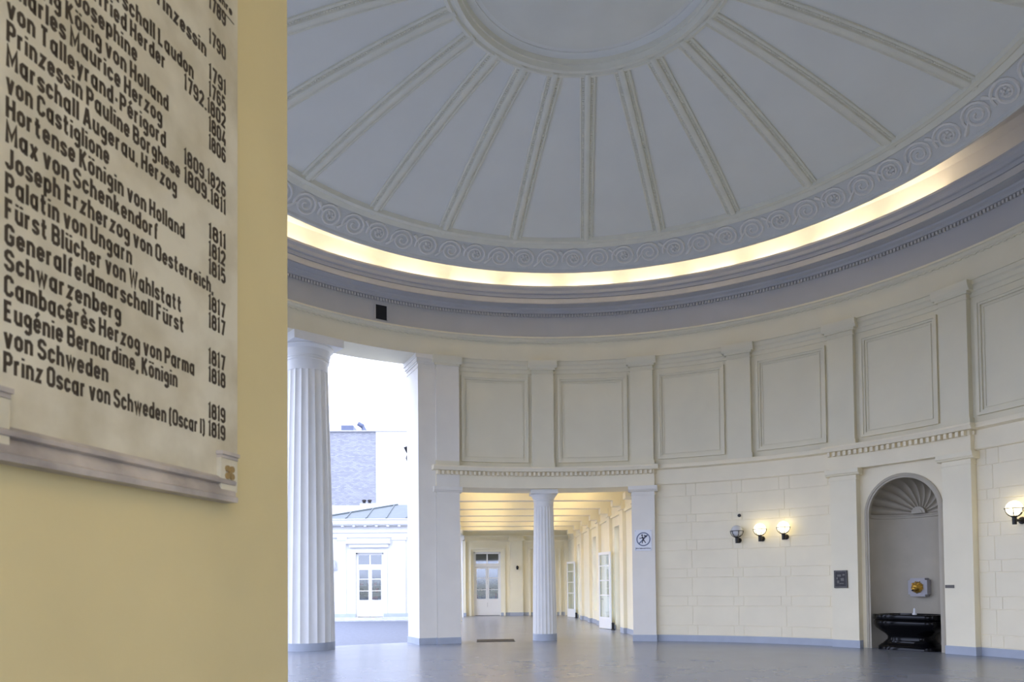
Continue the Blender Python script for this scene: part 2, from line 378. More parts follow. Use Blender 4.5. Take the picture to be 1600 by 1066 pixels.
# ------------------------------------------------------------------ walls of the right half (inside faces)
def pilaster_low(mb, c, z0=0.0):
    mb.arc(R_PIL, R_WALL+.05, c-HW, c+HW, z0, Z_ENT, 1)
    h = math.degrees(.03/9.6)
    mb.arc(R_PIL-.02, R_WALL, c-HW-h*.7, c+HW+h*.7, 4.20, 4.225, 1)
    mb.sweep([(R_PIL, 4.31), (R_PIL-.05, 4.33), (R_PIL-.05, 4.345), (R_PIL-.085, 4.37), (R_PIL-.10, 4.455), (R_PIL-.10, 4.47), (R_WALL, 4.47), (R_WALL, 4.31)], c-HW-h*3.0, c+HW+h*3.0, 1)
def pilaster_up(mb, c):
    mb.arc(R_PIL, R_ATTIC+.05, c-HW*.98, c+HW*.98, Z_ATT, Z_SOF, 1)
    h = math.degrees(.03/9.6)
    mb.arc(R_PIL-.025, R_ATTIC, c-HW-h*.7, c+HW+h*.7, Z_ATT, 5.21, 1)
    mb.arc(R_PIL-.018, R_ATTIC, c-HW-h*.5, c+HW+h*.5, 7.84, 7.865, 1)
    mb.arc(R_PIL-.05, R_ATTIC, c-HW-h*1.4, c+HW+h*1.4, 7.955, 8.01, 1); mb.sweep([(R_PIL-.055, 8.01), (R_PIL-.10, 8.07), (R_PIL-.105, 8.085), (R_PIL-.12, 8.13), (R_PIL-.13, 8.217), (R_ATTIC, 8.217), (R_ATTIC, 8.01)], c-HW-h*3.4, c+HW+h*3.4, 1)
tn = [0]
def trim(mb, m, smooth=30):
    tn[0] += 1
    return structure('trim_%d' % tn[0], mb, m, smooth)
for k in range(-1, 11):
    if k != 0 and k in (-1, 1, 3, 4, 7, 8, 10):
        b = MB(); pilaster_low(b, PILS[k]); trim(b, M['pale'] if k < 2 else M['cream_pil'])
        b = MB(); c = PILS[k]; b.arc(R_PIL-.015, R_WALL, c-HW-.1, c+HW+.1, 0, .185, 1); structure('baseboard_pilaster_%d' % (k+2), b, M['base'], None)
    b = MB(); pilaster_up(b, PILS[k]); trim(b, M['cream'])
# attic wall with framed panels
b = MB(); b.arc(R_ATTIC, R_OUT-.02, -17.5, 163.5, Z_COR, Z_SOF+.005, 1.5)
attic = structure('wall_attic', b, M['cream'])
for k in range(-1, 10):
    a0, a1 = PILS[k]+HW, PILS[k+1]-HW
    b = MB()
    # crown moulding between pilasters
    b.sweep([(R_ATTIC, 7.87), (R_ATTIC-.02, 7.88), (R_ATTIC-.025, 7.98), (R_ATTIC-.05, 8.0), (R_ATTIC-.06, 8.09), (R_ATTIC-.10, 8.13), (R_ATTIC-.11, 8.2195), (R_ATTIC, 8.2195)], a0, a1, 1)
    # base step
    b.arc(R_ATTIC-.03, R_ATTIC, a0, a1, Z_ATT, 5.10, 1.5)
    b.build('string_moulding', M['cream'], attic, 30)
    b = MB()
    p0, p1, z0, z1 = a0+.72, a1-.52, 5.235, 7.755
    def fr(p0, p1, z0, z1, wd, r):
        h = math.degrees(wd/9.7)
        b.arc(r, R_ATTIC, p0, p1, z0, z0+wd, 1.5); b.arc(r, R_ATTIC, p0, p1, z1-wd, z1, 1.5)
        b.arc(r, R_ATTIC, p0, p0+h, z0+wd, z1-wd, 1); b.arc(r, R_ATTIC, p1-h, p1, z0+wd, z1-wd, 1)
    fr(p0, p1, z0, z1, .06, R_ATTIC-.07)
    h = math.degrees(.05/9.7); fr(p0+h, p1-h, z0+.05, z1-.05, .06, R_ATTIC-.04)
    h = math.degrees(.11/9.7); fr(p0+h*1.35, p1-h*1.35, z0+.15, z1-.15, .025, R_ATTIC-.022)
    b.build('panel_frame', M['cream'], attic, 30)

# lower walls: coursed blocks with joints
COURSE = [.185, .46, 1.01, 1.28, 1.81, 2.07, 2.59, 2.88, 3.385, 3.61, 4.14, 4.50]
def block_wall(name, a0, a1, j0, pitch):
    b = MB(); b.arc(R_WALL+.012, R_OUT-.02, a0-.3, a1+.3, 0, Z_COR, 1.5)
    g = math.degrees(.006/9.8); zg = .006; h = math.degrees(.006/9.8)
    js = [j0+pitch*i for i in range(-12, 20)]
    for ci in range(len(COURSE)-1):
        z0, z1 = COURSE[ci]+zg, COURSE[ci+1]-zg
        if ci % 2 == 1: cuts = [a0]+[j for j in js if a0+.6 < j < a1-.6]+[a1]
        else:
            cuts = [a0]
            for j in js:
                for q in (j-.80, j+.80):
                    if a0+.5 < q < a1-.5: cuts.append(q)
            cuts.append(a1)
        for p, q in zip(cuts[:-1], cuts[1:]):
            p += g; q -= g; n = max(1, int((q-p)/1.5)+1); vs = []; fs = []
            for i in range(n+1):
                t = p+(q-p)*i/n; tf = min(max(t, p+h), q-h)
                vs += [pol(R_WALL+.013, t, z0), pol(R_WALL, tf, z0+.006), pol(R_WALL, tf, z1-.006), pol(R_WALL+.013, t, z1)]
            for i in range(n):
                for k in range(3): fs.append((i*4+k, (i+1)*4+k, (i+1)*4+k+1, i*4+k+1))
            fs += [(0, 1, 2, 3), (n*4+3, n*4+2, n*4+1, n*4)]
            b.add(vs, fs)
    o = structure(name, b, M['cream_low'], 25)
    # plain band and string moulding above
    b = MB(); b.sweep([(R_WALL+.02, 4.50), (9.735, 4.50), (9.735, 4.515), (9.725, 4.52), (9.725, 4.93), (9.70, 4.94), (9.59, 4.95), (9.575, 4.96), (9.57, 5.05), (9.575, Z_ATT), (R_ATTIC+.05, Z_ATT), (R_WALL+.1, 4.6)], a0, a1, 1.5)
    b.build('string_course', M['cream_low'], o, 30)
    return o
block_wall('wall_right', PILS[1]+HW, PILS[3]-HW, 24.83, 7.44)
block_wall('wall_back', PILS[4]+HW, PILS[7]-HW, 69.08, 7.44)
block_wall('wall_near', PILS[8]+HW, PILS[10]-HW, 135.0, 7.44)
for n_, (a0, a1) in {'right': (PILS[1]+HW+.1, PILS[3]-HW-.1), 'back': (PILS[4]+HW+.1, PILS[7]-HW-.1), 'near': (PILS[8]+HW+.1, PILS[10]-HW-.1)}.items():
    b = MB(); b.arc(R_WALL-.012, R_WALL+.05, a0, a1, 0, .178, 1.5); structure('baseboard_'+n_, b, M['base'], None)

# entablatures with dentils (over the far opening, the niches and the near opening)
def entablature(a0, a1, outer=R_OUT-.02, visible=True):
    b = MB()
    b.sweep([(R_PIL+.0, Z_ENT), (outer, Z_ENT), (outer, Z_ATT), (9.41, Z_ATT), (9.40, 5.02), (9.42, 4.99), (9.45, 4.935), (9.575, 4.935), (9.575, Z_DEN), (R_PIL, Z_DEN)], a0, a1, 1)
    o = trim(b, M['cream_low'])
    b = MB(); n = int((a1-a0)/.80); p = (a1-a0)/n
    if visible:
        for i in range(n): b.arc(9.475, 9.58, a0+p*i+p*.05, a0+p*i+p*.52, Z_DEN-.01, 4.925, 1)
        for a in (a0, a1):  # returns at the ends
            for r in (9.66,):
                b.arc(r, r+.055, a-.28, a+.28, Z_DEN+.004, 4.925, 1)
        b.build('dentil_row', M['cream_low'], o, None)
    b = MB(); b.sweep([(9.41, Z_ATT), (9.40, 5.02), (9.45, 4.935), (R_ATTIC, 4.935), (R_ATTIC, Z_ATT)], a0-.75, a0, 1); b.sweep([(9.41, Z_ATT), (9.40, 5.02), (9.45, 4.935), (R_ATTIC, 4.935), (R_ATTIC, Z_ATT)], a1, a1+.75, 1)
    b.build('cornice_return', M['cream_low'], o, None)
    return o
entablature(-19.1, PILS[1]+HW+.05)
entablature(PILS[3]-HW-.05, PILS[4]+HW+.05, 11.0)
entablature(PILS[7]-HW, PILS[8]+HW, 9.95, False)
entablature(PILS[10]-HW, 199.0, R_OUT-.02, False)
b = MB(); b.arc(9.70, R_OUT-.02, 163.5, 197.5, Z_COR, Z_SOF+.005, 1.5); structure('wall_near_attic', b, M['cream'])

# pillar at the far left, full height, with its cap
b = MB()
b.arc(9.64, R_OUT, -22.1, -15.05, 0, Z_SOF, 1)
pillar = structure('wall_left', b, M['pale'], 30)
b = MB(); b.arc(9.58, 9.7, -19.05, -15.0, 0, Z_SOF, 1); b.build('pilaster_face', M['pale'], pillar, 30)
b = MB()
for r0, e_, z0, z1 in ((9.625, .10, 7.84, 7.865), (9.61, .2, 7.95, 8.0), (9.58, .36, 8.0, 8.1), (9.55, .55, 8.1, 8.216)):
    b.arc(r0, R_OUT+.5*e_*.17, -22.1-e_, -15.5, z0, z1, 1)
b.build('cap_moulding', M['pale'], pillar, 30)
b = MB(); b.arc(9.62, R_OUT+.02, -22.2, -14.95, 0, .18, 1); b.arc(9.56, 9.7, -19.1, -14.95, 0, .18, 1); structure('baseboard_left', b, M['base'], None)
# pillar behind the right pilaster of the far opening
b = MB(); b.arc(R_WALL, R_OUT-.02, PILS[1]-HW, PILS[1]+HW+.4, 0, Z_ENT+.01, 1); structure('wall_far_right', b, M['cream_low'])

# near pillar whose jamb carries the plaque
JA = math.radians(15.65); E0 = Vector((9.244, -2.589, 0)); JD = Vector((math.cos(JA), -math.sin(JA), 0)); JN = Vector((math.sin(JA), math.cos(JA), 0))
def J(s_, n, z): return tuple(E0+JD*s_+JN*n+Vector((0, 0, z)))
b = MB(); b.hexa([J(0, 0, 0), J(2.6, 0, 0), J(2.6, -1.15, 0), J(0.15, -1.15, 0), J(0, 0, Z_SOF), J(2.6, 0, Z_SOF), J(2.6, -1.15, Z_SOF), J(0.15, -1.15, Z_SOF)])
structure('wall_plaque', b, M['ochre'], None)

# ------------------------------------------------------------------ niche with shell
TC = 57.0; NR = 9.77
NF = frame_at(NR, TC)
SPR, RI, RMO = 3.30, .82, .93
def arch(R_, n=28, z0=0.0):
    return [(-R_, z0)]+[(R_*math.cos(PI-PI*i/n), SPR+R_*math.sin(PI*i/n)) for i in range(n+1)]+[(R_, z0)]
b = MB(); inner = arch(RMO-.02); HWN = 1.10; outer_ = []
for u, z in inner:
    if z <= 0: outer_.append((math.copysign(HWN, u), 0))
    else:
        if abs(u) < 1e-6: outer_.append((0, Z_ENT)); continue
        t = min(HWN/abs(u), (Z_ENT-SPR)/(z-SPR) if z > SPR+1e-6 else 1e9); outer_.append((u*t, SPR+(z-SPR)*t))
m_ = len(inner)
b.add([NF(u, 0, z) for u, z in inner]+[NF(u, 0, z) for u, z in outer_]+[NF(u, .12, z) for u, z in inner], [(i, i+1, m_+i+1, m_+i) for i in range(m_-1)]+[(i, i+1, 2*m_+i+1, 2*m_+i) for i in range(m_-1)])
# corners of the spandrel
for s_ in (-1, 1):
    c = [p for p in outer_ if p[0]*s_ > 0]
    side = max((p for p in c if abs(abs(p[0])-HWN) < 1e-6), key=lambda p: p[1]); top = max((p for p in c if abs(p[1]-Z_ENT) < 1e-6), key=lambda p: abs(p[0]))
    b.add([NF(*[side[0], 0, side[1]]), NF(s_*HWN, 0, Z_ENT), NF(top[0], 0, top[1])], [(0, 1, 2)])
structure('wall_niche', b, M['cream_low'], None)
b = MB(); pi_, po_ = arch(RI), arch(RMO); m_ = len(pi_)
pm = arch(RMO-.035)
b.add([NF(u, .06, z) for u, z in pi_]+[NF(u, -.03, z) for u, z in pi_]+[NF(u, -.03, z) for u, z in arch(RI+.04)]+[NF(u, -.05, z) for u, z in arch(RI+.045)]+[NF(u, -.05, z) for u, z in pm]+[NF(u, -.03, z) for u, z in po_]+[NF(u, .02, z) for u, z in po_],
      [(q*m_+i, q*m_+i+1, (q+1)*m_+i+1, (q+1)*m_+i) for q in range(6) for i in range(m_-1)])
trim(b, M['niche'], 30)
b = MB(); b.arc(10.85, 11.0, PILS[3]-HW-.5, PILS[4]+HW+.5, -.15, 5.0, 1); structure('niche_sky_block', b, M['cream_low'], None)  # unseen shell behind the niche, added to block sky light leaking past its edges
b = MB()
# cylinder part
n_ = 28; vs = []; fs = []
prof = [(0, 0.0), (0, SPR-.10), (-.03, SPR-.09), (-.03, SPR-.05), (0, SPR-.04), (0, SPR)]
for i in range(n_+1):
    a = PI*i/n_
    for d, z in prof: vs.append(NF(-(RI+.0+d)*math.cos(a), .03+(RI+d)*math.sin(a), z))
mm = len(prof)
for i in range(n_):
    for k in range(mm-1): fs.append((i*mm+k, (i+1)*mm+k, (i+1)*mm+k+1, i*mm+k+1))
b.add(vs, fs)
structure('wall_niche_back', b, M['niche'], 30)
b = MB(); vs = []; fs = []; NP, NA, LOB = 176, 18, 11
for j in range(NA+1):
    al = PI/2*j/NA
    for i in range(NP+1):
        ph = PI*i/NP
        fl_ = abs(math.sin(LOB*ph)); amp = .15*min(1, al/.95)**.8
        rr = RI-.012+amp*(fl_**.6)
        if al > 1.33: rr = RI-.012+amp*(fl_**.75)*max(.25, math.cos((al-1.33)/(PI/2-1.33)*1.3))
        vs.append(NF(-rr*math.sin(al)*math.cos(ph), .03+rr*math.cos(al), SPR+rr*math.sin(al)*math.sin(ph)))
for j in range(NA):
    for i in range(NP): fs.append((j*(NP+1)+i, j*(NP+1)+i+1, (j+1)*(NP+1)+i+1, (j+1)*(NP+1)+i))
b.add(vs, fs)
for q, h_ in ((.17, .03), (.11, .05)):  # hub
    b.prism([(q*math.cos(PI*i/14), SPR-.0+q*math.sin(PI*i/14)) for i in range(15)], NF, RI-.06-h_, RI+.05)
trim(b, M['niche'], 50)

# ------------------------------------------------------------------ fountain
ft = tag(empty('fountain_basin', NF(0, .2, 0)), 'polished black marble basin on a flared foot, standing in the grey shell niche', 'fountain')
def plan(wd, fr_, n=40, p=3.0):
    out = []
    for i in range(n):
        a = 2*PI*i/n; c, s_ = math.cos(a), math.sin(a)
        x = wd*math.copysign(abs(c)**(2/p), c); y = math.copysign(abs(s_)**(2/p), s_)
        y = y*.50+.20 if s_ > 0 else y*fr_+.20
        lim = .03+math.sqrt(max(0, (RI-.01)**2-min(abs(x), RI-.02)**2)) if y > .03 else 9
        out.append((x, min(y, lim)))
    return out
def stack(levels, name, m, parent, capt=True, capb=True):
    b = MB(); n = 40; vs = []; fs = []
    for wd, fr_, z in levels:
        for x, y in plan(wd, fr_, n): vs.append(NF(x, y, z))
    for k in range(len(levels)-1):
        for i in range(n):
            j = (i+1) % n; fs.append((k*n+i, k*n+j, (k+1)*n+j, (k+1)*n+i))
    if capb: fs.append(tuple(range(n))[::-1])
    if capt: fs.append(tuple((len(levels)-1)*n+i for i in range(n)))
    b.add(vs, fs); return b.build(name, m, parent, 40)
stack([(.70, .40, 0.0), (.70, .40, .07), (.68, .385, .09), (.64, .35, .13), (.60, .33, .145), (.585, .32, .165), (.575, .31, .175), (.54, .31, .20), (.53, .305, .215), (.52, .30, .23)], 'foot', M['black_marble'], ft)
stack([(.50, .30, .23), (.48, .29, .28), (.49, .295, .33), (.55, .33, .39), (.66, .385, .46), (.745, .43, .53), (.785, .46, .60), (.785, .465, .66), (.775, .455, .70), (.76, .44, .715)], 'bowl', M['black_marble'], ft)
stack([(.76, .44, .715), (.795, .465, .73), (.80, .475, .75), (.80, .475, .835), (.79, .465, .85), (.70, .39, .85), (.68, .37, .83), (.62, .33, .70)], 'rim', M['black_marble'], ft)
b = MB(); b.lathe([(.05, .70), (.05, .86), (.028, .88), (.02, .98), (.008, .99)], NF(.02, .40, 0), 12); b.build('spout', M['signwhite'], ft, 40)
lp = tag(empty('lion_plate', NF(0, .8, 1.49)), 'grey stone plate with a gilded lion head on the niche back above the basin', 'fountain plate')
S_, C_ = .225, .05
b = MB(); b.prism([(-S_+C_, 1.49-S_), (S_-C_, 1.49-S_), (S_-C_, 1.49-S_+C_), (S_, 1.49-S_+C_), (S_, 1.49+S_-C_), (S_-C_, 1.49+S_-C_), (S_-C_, 1.49+S_), (-S_+C_, 1.49+S_), (-S_+C_, 1.49+S_-C_), (-S_, 1.49+S_-C_), (-S_, 1.49-S_+C_), (-S_+C_, 1.49-S_+C_)], NF, .62, .84)
b.build('plate', mat('pale_grey_stone', (0.38, 0.37, 0.39), 0.5, var=.1), lp, None)
b = MB()
for i in range(18):
    a = 2*PI*i/18; q = .135+.014*(i % 2)
    b.tube([NF(math.cos(a)*.06, .60, 1.49+math.sin(a)*.06), NF(math.cos(a)*.11, .575, 1.49+math.sin(a)*.11), NF(math.cos(a+.12)*q, .61, 1.49+math.sin(a+.12)*q)], [.03, .026, .010], 6)
b.sphere(NF(0, .60, 1.49), .12, 20, 10, (1, 1, 1)); b.build('mane', M['gold'], lp, 50)
b = MB(); b.sphere(NF(0, .535, 1.50), .085, 16, 10, (1, 1, 1.05)); b.sphere(NF(0, .465, 1.465), .05, 12, 8)
for s_ in (-1, 1):
    b.sphere(NF(s_*.072, .53, 1.575), .026, 8, 6); b.sphere(NF(s_*.034, .458, 1.525), .016, 8, 6); b.sphere(NF(s_*.025, .43, 1.45), .026, 8, 6)
b.sphere(NF(0, .42, 1.485), .018, 8, 6)
b.build('face', M['gold'], lp, 50)
b = MB(); b.tube([NF(0, .46, 1.43), NF(0, .38, 1.425), NF(0, .36, 1.415)], .018, 8); b.build('spout', M['bronze'], lp, 50)

# ------------------------------------------------------------------ columns
def column(name, r, deg, H, rb, rtp, ab, ab_h, ech_h, label, group=None, m=None, base_h=.2, yaw=0.0):
    m = m or M['white']
    c = Vector(pol(r, deg)); o = empty(name, c); tag(o, label, 'column', group)
    NFL, SP = 20, 6; zt = H-ab_h-ech_h; zn = zt-.16*ech_h/.3
    zs = [base_h]+[base_h+(zn-base_h)*i/10 for i in range(1, 11)]
    vs = []; fs = []; cnt = NFL*SP
    for z in zs:
        t = (z-base_h)/(zn-base_h); R_ = rb+(rtp-rb)*(t**1.25)
        for i in range(cnt):
            a = 2*PI*(i+.5*0)/cnt+math.radians(deg); q = (i % SP)/SP
            rr = R_*(1-.055*math.sin(PI*q)**.8)
            vs.append((c.x+rr*math.cos(a), c.y+rr*math.sin(a), z))
    for k in range(len(zs)-1):
        for i in range(cnt):
            j = (i+1) % cnt; fs.append((k*cnt+i, k*cnt+j, (k+1)*cnt+j, (k+1)*cnt+i))
    fs.append(tuple(range(cnt))[::-1]); fs.append(tuple((len(zs)-1)*cnt+i for i in range(cnt)))
    b = MB(); b.add(vs, fs); b.build('shaft', m, o, 20)
    b = MB(); b.lathe([(rb*1.0, 0), (rb*1.0, base_h-.004), (rb*.99, base_h), (rb*.9, base_h)], c, 64); b.build('base', M['base'], o, 30)
    k = ech_h
    b = MB(); b.lathe([(rtp*.99, zn-.01), (rtp*1.0, zn), (rtp*1.01, zt), (rtp*1.03, zt+.06*k), (rtp*1.055, zt+.07*k), (rtp*1.055, zt+.16*k), (rtp*1.03, zt+.17*k), (rtp*1.04, zt+.22*k), (rtp*1.08, zt+.23*k), (rtp*1.08, zt+.31*k), (rtp*1.05, zt+.33*k), (rtp*1.12, zt+.5*k), (ab*.44, zt+.75*k), (ab*.49, zt+.9*k), (ab*.492, zt+.97*k), (ab*.48, H-ab_h)], c, 64)
    b.build('echinus', m, o, 35)
    t = math.radians(deg+yaw); n = Vector((-math.cos(t), math.sin(t), 0)); u = Vector((math.sin(t), math.cos(t), 0)); h = ab/2
    F_ = lambda a, bb, cc: tuple(c+u*a+n*bb+Vector((0, 0, cc)))
    b = MB(); b.fbox(F_, -h, h, -h, h, H-ab_h, H-.001); b.build('abacus', m, o, None)
    return o
column('fluted_column', 10.22, -39.35, Z_SOF, .70, .535, 1.40, .22, .42, 'tall white fluted column at the open front, beside the plaque wall', 'tall columns of the open front')
column('fluted_column', 10.22, -59.6, Z_SOF, .70, .535, 1.40, .22, .42, 'next tall fluted column along the front, hidden behind the plaque wall', 'tall columns of the open front')
column('fluted_column', 10.17, 0.0, Z_ENT, .36, .29, .80, .12, .24, 'shorter white fluted column standing in the middle of the corridor opening')

# ------------------------------------------------------------------ far corridor
XB = [-13.1-2.6*i for i in range(6)]
b = MB(); b.box(-29.3, -10.2, -3.3, 3.6, 4.95, 5.1); structure('ceiling_corridor', b, M['yellow'], None)
for i, x in enumerate(XB):
    b = MB(); b.box(x-.2, x+.2, -3.2, 3.0, 4.5, 4.96); trim(b, M['yellow'], None)
WY = 3.0
b = MB()
opens = [(-14.98, -13.55, 3.75), (-20.2, -18.75, 3.72), (-25.4, -23.95, 3.7)]
x1 = -10.4
for (xa, xb, zt) in opens:
    b.box(xb, x1, WY, WY+.35, 0, 4.96); b.box(xa, xb, WY, WY+.35, zt, 4.96); x1 = xa
b.box(-29.3, x1, WY, WY+.35, 0, 4.96); b.box(opens[1][0], opens[1][1], WY, WY+.35, 0, .55)
structure('wall_corridor_right', b, M['yellow'], None)
b = MB()
for x in [-10.9]+XB:
    b.box(x-.3, x+.3, WY-.12, WY+.02, 0, 4.18); b.box(x-.36, x+.36, WY-.17, WY+.02, 4.18, 4.3); b.box(x-.30, x+.30, WY-.14, WY+.02, 4.3, 4.5)
    b.box(x-.22, x+.22, WY-.42, WY+.02, 4.30, 4.50)
trim(b, M['yellow'], None)
b = MB(); b.box(-29.3, -10.4, WY-.07, WY+.02, 4.1, 4.2); b.box(-29.3, -10.4, WY-.03, WY+.02, 4.2, 4.95); trim(b, M['yellow'], None)
b = MB()
for x in [-10.9]+XB: b.box(x-.31, x+.31, WY-.13, WY+.02, 0, .18)
x1 = -10.4
for (xa, xb, zt) in (opens[0], opens[2]):
    b.box(xb, x1, WY-.02, WY+.02, 0, .17); x1 = xa
b.box(-29.3, x1, WY-.02, WY+.02, 0, .17)
structure('baseboard_corridor_right', b, M['base'], None)
dn = [0]; wn = [0]
def glazed(F_, u0, u1, z0, z1, rows, colsn, name, parent=None, kick=0.0, fw=.07, fm=None):
    """framed glazing in local frame F_(u, n, z): frame, bars, panes"""
    fm = fm or M['frame']
    b = MB(); b.fbox(F_, u0, u0+fw, -.025, .025, z0, z1); b.fbox(F_, u1-fw, u1, -.025, .025, z0, z1); b.fbox(F_, u0+fw, u1-fw, -.025, .025, z1-fw, z1); b.fbox(F_, u0+fw, u1-fw, -.025, .025, z0, z0+max(fw, kick))
    zz0 = z0+max(fw, kick); zz1 = z1-fw
    for r_ in rows: b.fbox(F_, u0+fw, u1-fw, -.018, .018, r_-.02, r_+.02)
    for c_ in range(1, colsn):
        u = u0+(u1-u0)*c_/colsn; b.fbox(F_, u-.035, u+.035, -.02, .02, zz0, zz1)
    o = b.build(name, fm, parent, None)
    if parent is None: o['kind'] = 'structure'
    g_ = MB(); g_.fbox(F_, u0+fw*.5, u1-fw*.5, -.004, .004, zz0-.01, zz1+.01); g_.build('pane', M['glass'], o, None)
    return o
yF = lambda u, n, z: (u, WY+.2+n, z)
for i, (xa, xb, zt) in enumerate(opens):
    wn[0] += 1
    if i == 1: glazed(yF, xa, xb, .55, zt, [1.6, 2.7], 1, 'window_%d' % wn[0])
    else:
        glazed(yF, xa, xb, 2.86, zt, [], 1, 'window_%d' % wn[0])
        dn[0] += 1; glazed(yF, xa, xb, 0, 2.84, [1.25, 1.8, 2.35], 1, 'door_%d' % dn[0], None, .25)
        # opened leaf
        hx, ln, an = xa-.02, 1.05, math.radians(166)
        du = Vector((math.cos(an), -math.sin(an), 0)); dnv = Vector((math.sin(an), math.cos(an), 0))
        LF = lambda u, n, z, du=du, dnv=dnv, hx=hx: tuple(Vector((hx, WY-.16, 0))+du*u+dnv*n+Vector((0, 0, z)))
        dn[0] += 1; d_ = glazed(LF, 0, ln, .02, 2.86, [1.25, 1.8, 2.35], 1, 'door_%d' % dn[0], None, .42, .10)
        h_ = MB(); h_.tube([LF(ln-.05, -.02, 1.1), LF(ln-.05, -.07, 1.1), LF(ln-.17, -.07, 1.1)], .012, 6); h_.build('door_handle', M['iron'], d_, None)
        st = MB(); px = xa+.25
        st.lathe([(.001, .0), (.075, .0), (.075, .03), (.05, .05), (.05, .22), (.06, .24), (.04, .27), (.001, .27)], (px, WY-.14, 0), 14)
        tag(st.build('door_stop', M['iron'], None, 40), 'small black door stop on the floor by the %s open glazed door' % ('nearer' if i == 0 else 'farther'), 'door stop', 'door stops along the corridor')
# lit space behind the corridor glazing: garden side daylight (outer terrace wall, pale)
# far end wall
XW = -29.3
b = MB()
DU0, DU1, DZ = -2.30, -.80, 3.56
b.box(XW-.35, XW, -3.3, DU0, 0, 5.0); b.box(XW-.35, XW, DU0, DU1, DZ, 5.0); b.box(XW-.35, XW, DU1, 3.4, 0, 5.0)
endw = structure('wall_corridor_end', b, M['yellow'], None)
b = MB()
b.box(XW, XW+.20, -.28, .42, 0, 4.14); b.box(XW, XW+.29, -.38, .52, 4.14, 4.30); b.box(XW, XW+.24, -.32, .46, 4.30, 4.40); b.box(XW, XW+.20, -3.3, -2.75, 0, 4.2)
b.box(XW, XW+.16, -3.3, 3.0, 4.40, 4.48); b.box(XW, XW+.07, -3.3, 3.0, 4.12, 4.20)
def frame_rect(bm, y0, y1, z0, z1, wd, pr):
    bm.box(XW, XW+pr, y0, y0+wd, z0, z1); bm.box(XW, XW+pr, y1-wd, y1, z0, z1); bm.box(XW, XW+pr, y0+wd, y1-wd, z1-wd, z1)
frame_rect(b, -2.55, -.55, 0, 3.80, .10, .12)
frame_rect(b, .75, 2.55, 0, 3.80, .10, .12); frame_rect(b, 1.0, 2.3, 0, 3.56, .06, .07)
b.box(XW, XW+.1, 2.75, 3.0, 0, 4.2)
b.build('panel_moulding', M['yellow'], endw, None)
b = MB(); b.box(XW, XW+.22, -.30, .44, 0, .18); b.box(XW, XW+.02, DU1, -.28, 0, .17); b.box(XW, XW+.02, .42, 3.0, 0, .17); b.box(XW, XW+.22, -3.3, -2.73, 0, .18); structure('baseboard_corridor_end', b, M['base'], None)
eF = lambda u, n, z: (XW-.18-n, u, z)
def shop_door(F_, u0, u1, parent=None, nm=None):
    um = (u0+u1)/2
    if parent is None:
        o = empty(nm, F_(um, 0, 0)); o['kind'] = 'structure'
    else: o = parent
    b = MB(); b.fbox(F_, u0, u0+.07, -.05, .05, 0, DZ); b.fbox(F_, u1-.07, u1, -.05, .05, 0, DZ); b.fbox(F_, u0, u1, -.05, .05, DZ-.07, DZ); b.fbox(F_, u0+.07, u1-.07, -.05, .05, 2.72, 2.86); b.build('door_frame', M['frame'], o, None)
    glazed(F_, u0+.07, u1-.07, 2.86, DZ-.07, [], 2, 'transom_window', o, 0, .05)
    for s_ in (0, 1):
        a, c = (u0+.07, um-.005) if s_ == 0 else (um+.005, u1-.07)
        glazed(F_, a, c, .02, 2.71, [1.45, 2.10], 1, 'door_leaf', o, .92, .09)
    return o
shop_door(eF, DU0, DU1, None, 'door_9')
b = MB()
def shop_room(bm, y0, y1):
    bm.box(XW-3.2, XW-3.1, y0, y1, 0, 3.7); bm.box(XW-3.2, XW-.36, y0-.1, y0, 0, 3.7); bm.box(XW-3.2, XW-.36, y1, y1+.1, 0, 3.7); bm.box(XW-3.2, XW-.36, y0, y1, 3.7, 3.8); bm.box(XW-3.2, XW-.36, y0, y1, -.1, 0)
shop_room(b, -3.2, .4); structure('wall_shop', b, M['shopdark'], None)
def shelf(y0, y1, x, seed, label, parent=None):
    rnd = random.Random(seed)
    o = empty('display_shelf', (x, (y0+y1)/2, 0)); tag(o, label, 'shelf')
    b = MB(); b.box(x-.25, x-.22, y0, y1, 0, 2.1)
    for z in (.45, .95, 1.35, 1.75, 2.1): b.box(x-.25, x+.15, y0, y1, z-.02, z)
    for y in (y0, y1-.03): b.box(x-.25, x+.15, y, y+.03, 0, 2.1)
    b.build('rack', M['frame'], o, None)
    gs = [MB() for _ in M['goods']]
    for z in (.45, .95, 1.35, 1.75):
        y = y0+.05
        while y < y1-.15:
            wd = rnd.uniform(.06, .18); gs[rnd.choice((0, 0, 1, 1, 2, 3))].box(x-.15, x+.1, y, y+wd, z+.001, z+rnd.uniform(.12, .30)); y += wd+rnd.uniform(.01, .05)
    for q, mm in zip(gs, M['goods']):
        if q.v: s2 = q.build('goods', mm, o, None); s2['kind'] = 'stuff'
    return o
shelf(-2.4, -.6, XW-1.4, 3, 'shop shelf of dark and pale goods seen through the corridor end door')
o = tag(empty('wall_lantern', (XW+.2, .115, 2.64)), 'tiny black wall lantern on the end wall of the yellow corridor', 'lamp')
b = MB(); b.lathe([(.001, -.10), (.05, -.09), (.075, .04), (.09, .05), (.03, .11), (.001, .13)], (XW+.34, .115, 2.64), 10); b.build('lantern_body', M['iron'], o, 30)
b = MB(); b.tube([(XW+.20, .115, 2.70), (XW+.3, .115, 2.76), (XW+.34, .115, 2.76)], .014, 6); b.box(XW+.20, XW+.22, .08, .15, 2.62, 2.76); b.build('arm', M['iron'], o, 30)
